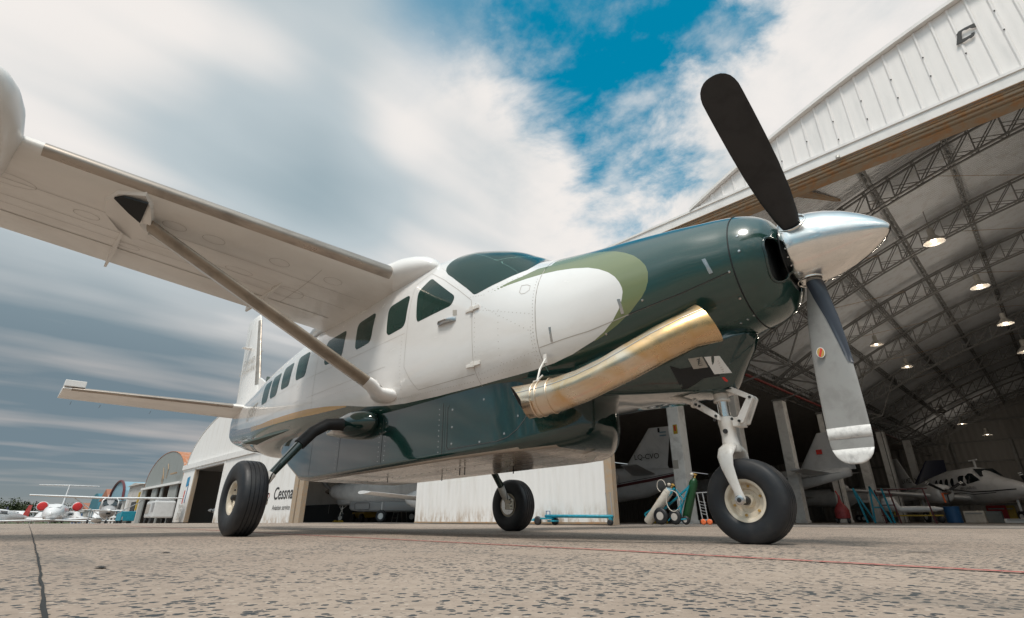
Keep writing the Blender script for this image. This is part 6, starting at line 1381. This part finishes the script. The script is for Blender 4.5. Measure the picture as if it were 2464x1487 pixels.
fe = thing('fire_extinguisher', 'red wheeled fire extinguisher with a cone top beside a grey column', 'fire extinguisher', at_px(2031, 21.5)); fe.scale = (.78,)*3; MB().lathe([(.22, .24), (.25, .33), (.62, .33), (.80, .24), (1.0, .10), (1.16, .06), (1.35, .045)], (0, 0, 0), (0, 0, 1), 24).build('tank', 'maroon_red', fe, smooth=True, auto=60)
mb = MB(); mb.tube([(0, 0, 1.3), (-.1, 0, 1.55)], .03, 8); mb.build('nozzle', 'red', fe)
for sx in (-1, 1): MB().lathe([(-.04, .05), (-.04, .14), (.04, .14), (.04, .05)], (sx*.26, -.1, .14), (1, 0, 0), 16).build('wheel', 'rubber', fe, smooth=True, auto=40)
ws_ = thing('trestle', 'teal A frame trestle under the twin plane wing, right of the red extinguisher', 'trestle', at_px(2105, 22)); mb = MB()
for a, b in (((-.5, 0, 1.35), (-.25, 0, .02)), ((-.5, 0, 1.35), (-.05, .3, .02)), ((.1, 0, 1.4), (.0, 0, .02)), ((.1, 0, 1.4), (.55, 0, .02)), ((.1, 0, .6), (.3, 0, .6)), ((.5, 0, 1.3), (.62, .2, .02))): mb.beam(a, b, .06)
mb.build('frame', 'teal', ws_)
rd = thing('steel_rack', 'dark red frame rack under the twin plane wing', 'rack', at_px(2150, 22.5)); mb = MB()
for x in (-.25, .25, 1.4): mb.beam((x, 0, .0), (x-.15, 0, 1.3), .05)
for z in (.3, .7, 1.1): mb.beam((-.35, 0, z), (.2, 0, z), .04)
mb.beam((-.3, 0, 1.3), (1.4, 0, 1.3), .04); mb.build('frame', 'maroon', rd)
cc_ = thing('white_fuselage_trolley', 'white smooth seat shell on a low trolley under the twin plane wing', 'trolley', at_px(2200, 22.5)); mb = MB(); rs = []
for x, r_ in ((-1.0, .05), (-.92, .24), (-.75, .30), (-.5, .28), (-.35, .12), (.3, .12), (.8, .10), (1.05, .04)): rs.append([(x, r_*1.2*math.cos(k*math.pi/8), .56+(.18 if x < -.4 else -.02)+r_*math.sin(k*math.pi/8)) for k in range(16)])
mb.rings(rs).build('shell', 'plane_white', cc_, smooth=True); mb = MB(); mb.beam((-.9, 0, .3), (1.0, 0, .3), .05); mb.beam((-.6, 0, .3), (-.6, 0, .6), .04); mb.beam((.6, 0, .3), (.6, 0, .5), .04); mb.build('frame', 'yellow', cc_)
for x in (-.8, .9): MB().lathe([(-.04, .03), (-.04, .13), (.04, .13), (.04, .03)], (x, 0, .15), (0, 1, 0), 14).build('wheel', 'rubber', cc_, smooth=True)
for i, (px, d, w, h, mt, lab) in enumerate(((2298, 27, .7, .75, 'blue_paint', 'blue drum standing under the twin plane engine'), (2350, 27, .8, .55, 'cyl_white', 'white and blue box under the twin plane belly'), (2376, 28, 1.3, .55, 'grey_sheet_plain', 'row of pale bags on the floor under the twin plane'), (2408, 29, .8, .85, 'red', 'red cabinet under the nose of the twin plane'), (2428, 29, .8, .85, 'yellow', 'yellow cabinet beside the red one under the twin plane nose'), (2455, 24, 1.0, .18, 'plane_white', 'low white crate at the right edge of the photo'), (1584, 22, .8, .9, 'yellow', 'yellow trestle in the dark left of the teal cart'))):
    c = thing('crate', lab, 'crate', at_px(px, d)); mb = MB()
    if i == 0: MB().lathe([(0, .3), (.02, .32), (h/2, .31), (h-.02, .32), (h, .3)], (0, 0, 0), (0, 0, 1), 20).build('drum', mt, c, smooth=True, auto=40); c.name = 'drum_barrel'; c['category'] = 'drum'
    elif i == 6: c.name = 'yellow_trestle'; c['category'] = 'trestle'; mb.beam((-.2, 0, 0), (.1, 0, .95), .08); mb.beam((-.3, 0, .25), (.4, 0, .25), .06); mb.beam((.4, 0, 0), (.1, 0, .95), .05); mb.build('frame', mt, c)
    else: mb.box((0, 0, h/2), (w, .6, h)); mb.build('box', mt, c, bevel=.03); MB().box((0, -.32, h*.8), (w*.8, .04, .05)).build('lid_edge', 'plane_grey', c)
# ground vehicles at the left
def gcart(px, lab, y=7.0, mt='plane_white'):
    d = 44; r = pxdir(px, 1252); t = (y+3.55)/r.y; X_ = 1.4424+r.x*t
    c = thing('service_cart', lab, 'service cart', (X_, y, gz(X_)))
    MB().box((0, 0, 1.15), (3.0, 1.5, 1.3)).build('body', mt, c, bevel=.12); MB().box((1.1, -.76, 1.3), (.7, .02, .7)).build('door', 'plane_grey', c); MB().box((-.6, -.77, 1.2), (1.2, .02, .7)).build('vent_panel', 'seam_soft', c); MB().box((-1.8, 0, .5), (.9, .1, .08)).build('drawbar', 'dark_metal', c); MB().box((.2, 0, 1.9), (1.4, .8, .16)).build('roof_box', 'plane_grey', c, bevel=.03)
    for x in (-1, 1):
        for yy in (-.6, .6): MB().lathe([(-.12, .2), (-.12, .36), (.12, .36), (.12, .2)], (x, yy, .36), (0, 1, 0), 18).build('wheel', 'rubber', c, smooth=True, auto=40)
gcart(378, 'white wheeled ground power unit in front of the grey hangar')
tc_ = thing('trolley', 'bright teal trolley box beside the covered plane at the left', 'trolley', (0, 0, 0)); r = pxdir(298, 1252); t = 10.5/r.y; tc_.location = (1.4424+r.x*t, 7, gz(1.44+r.x*t)); MB().box((0, 0, 1.0), (2.6, 1.2, .9)).build('box', 'teal', tc_, bevel=.06); MB().box((0, 0, .45), (2.2, .9, .12)).build('chassis', 'dark_metal', tc_)
for x in (-.8, .8): MB().lathe([(-.1, .1), (-.1, .28), (.1, .28), (.1, .1)], (x, -.5, .28), (0, 1, 0), 16).build('wheel', 'rubber', tc_, smooth=True, auto=40)
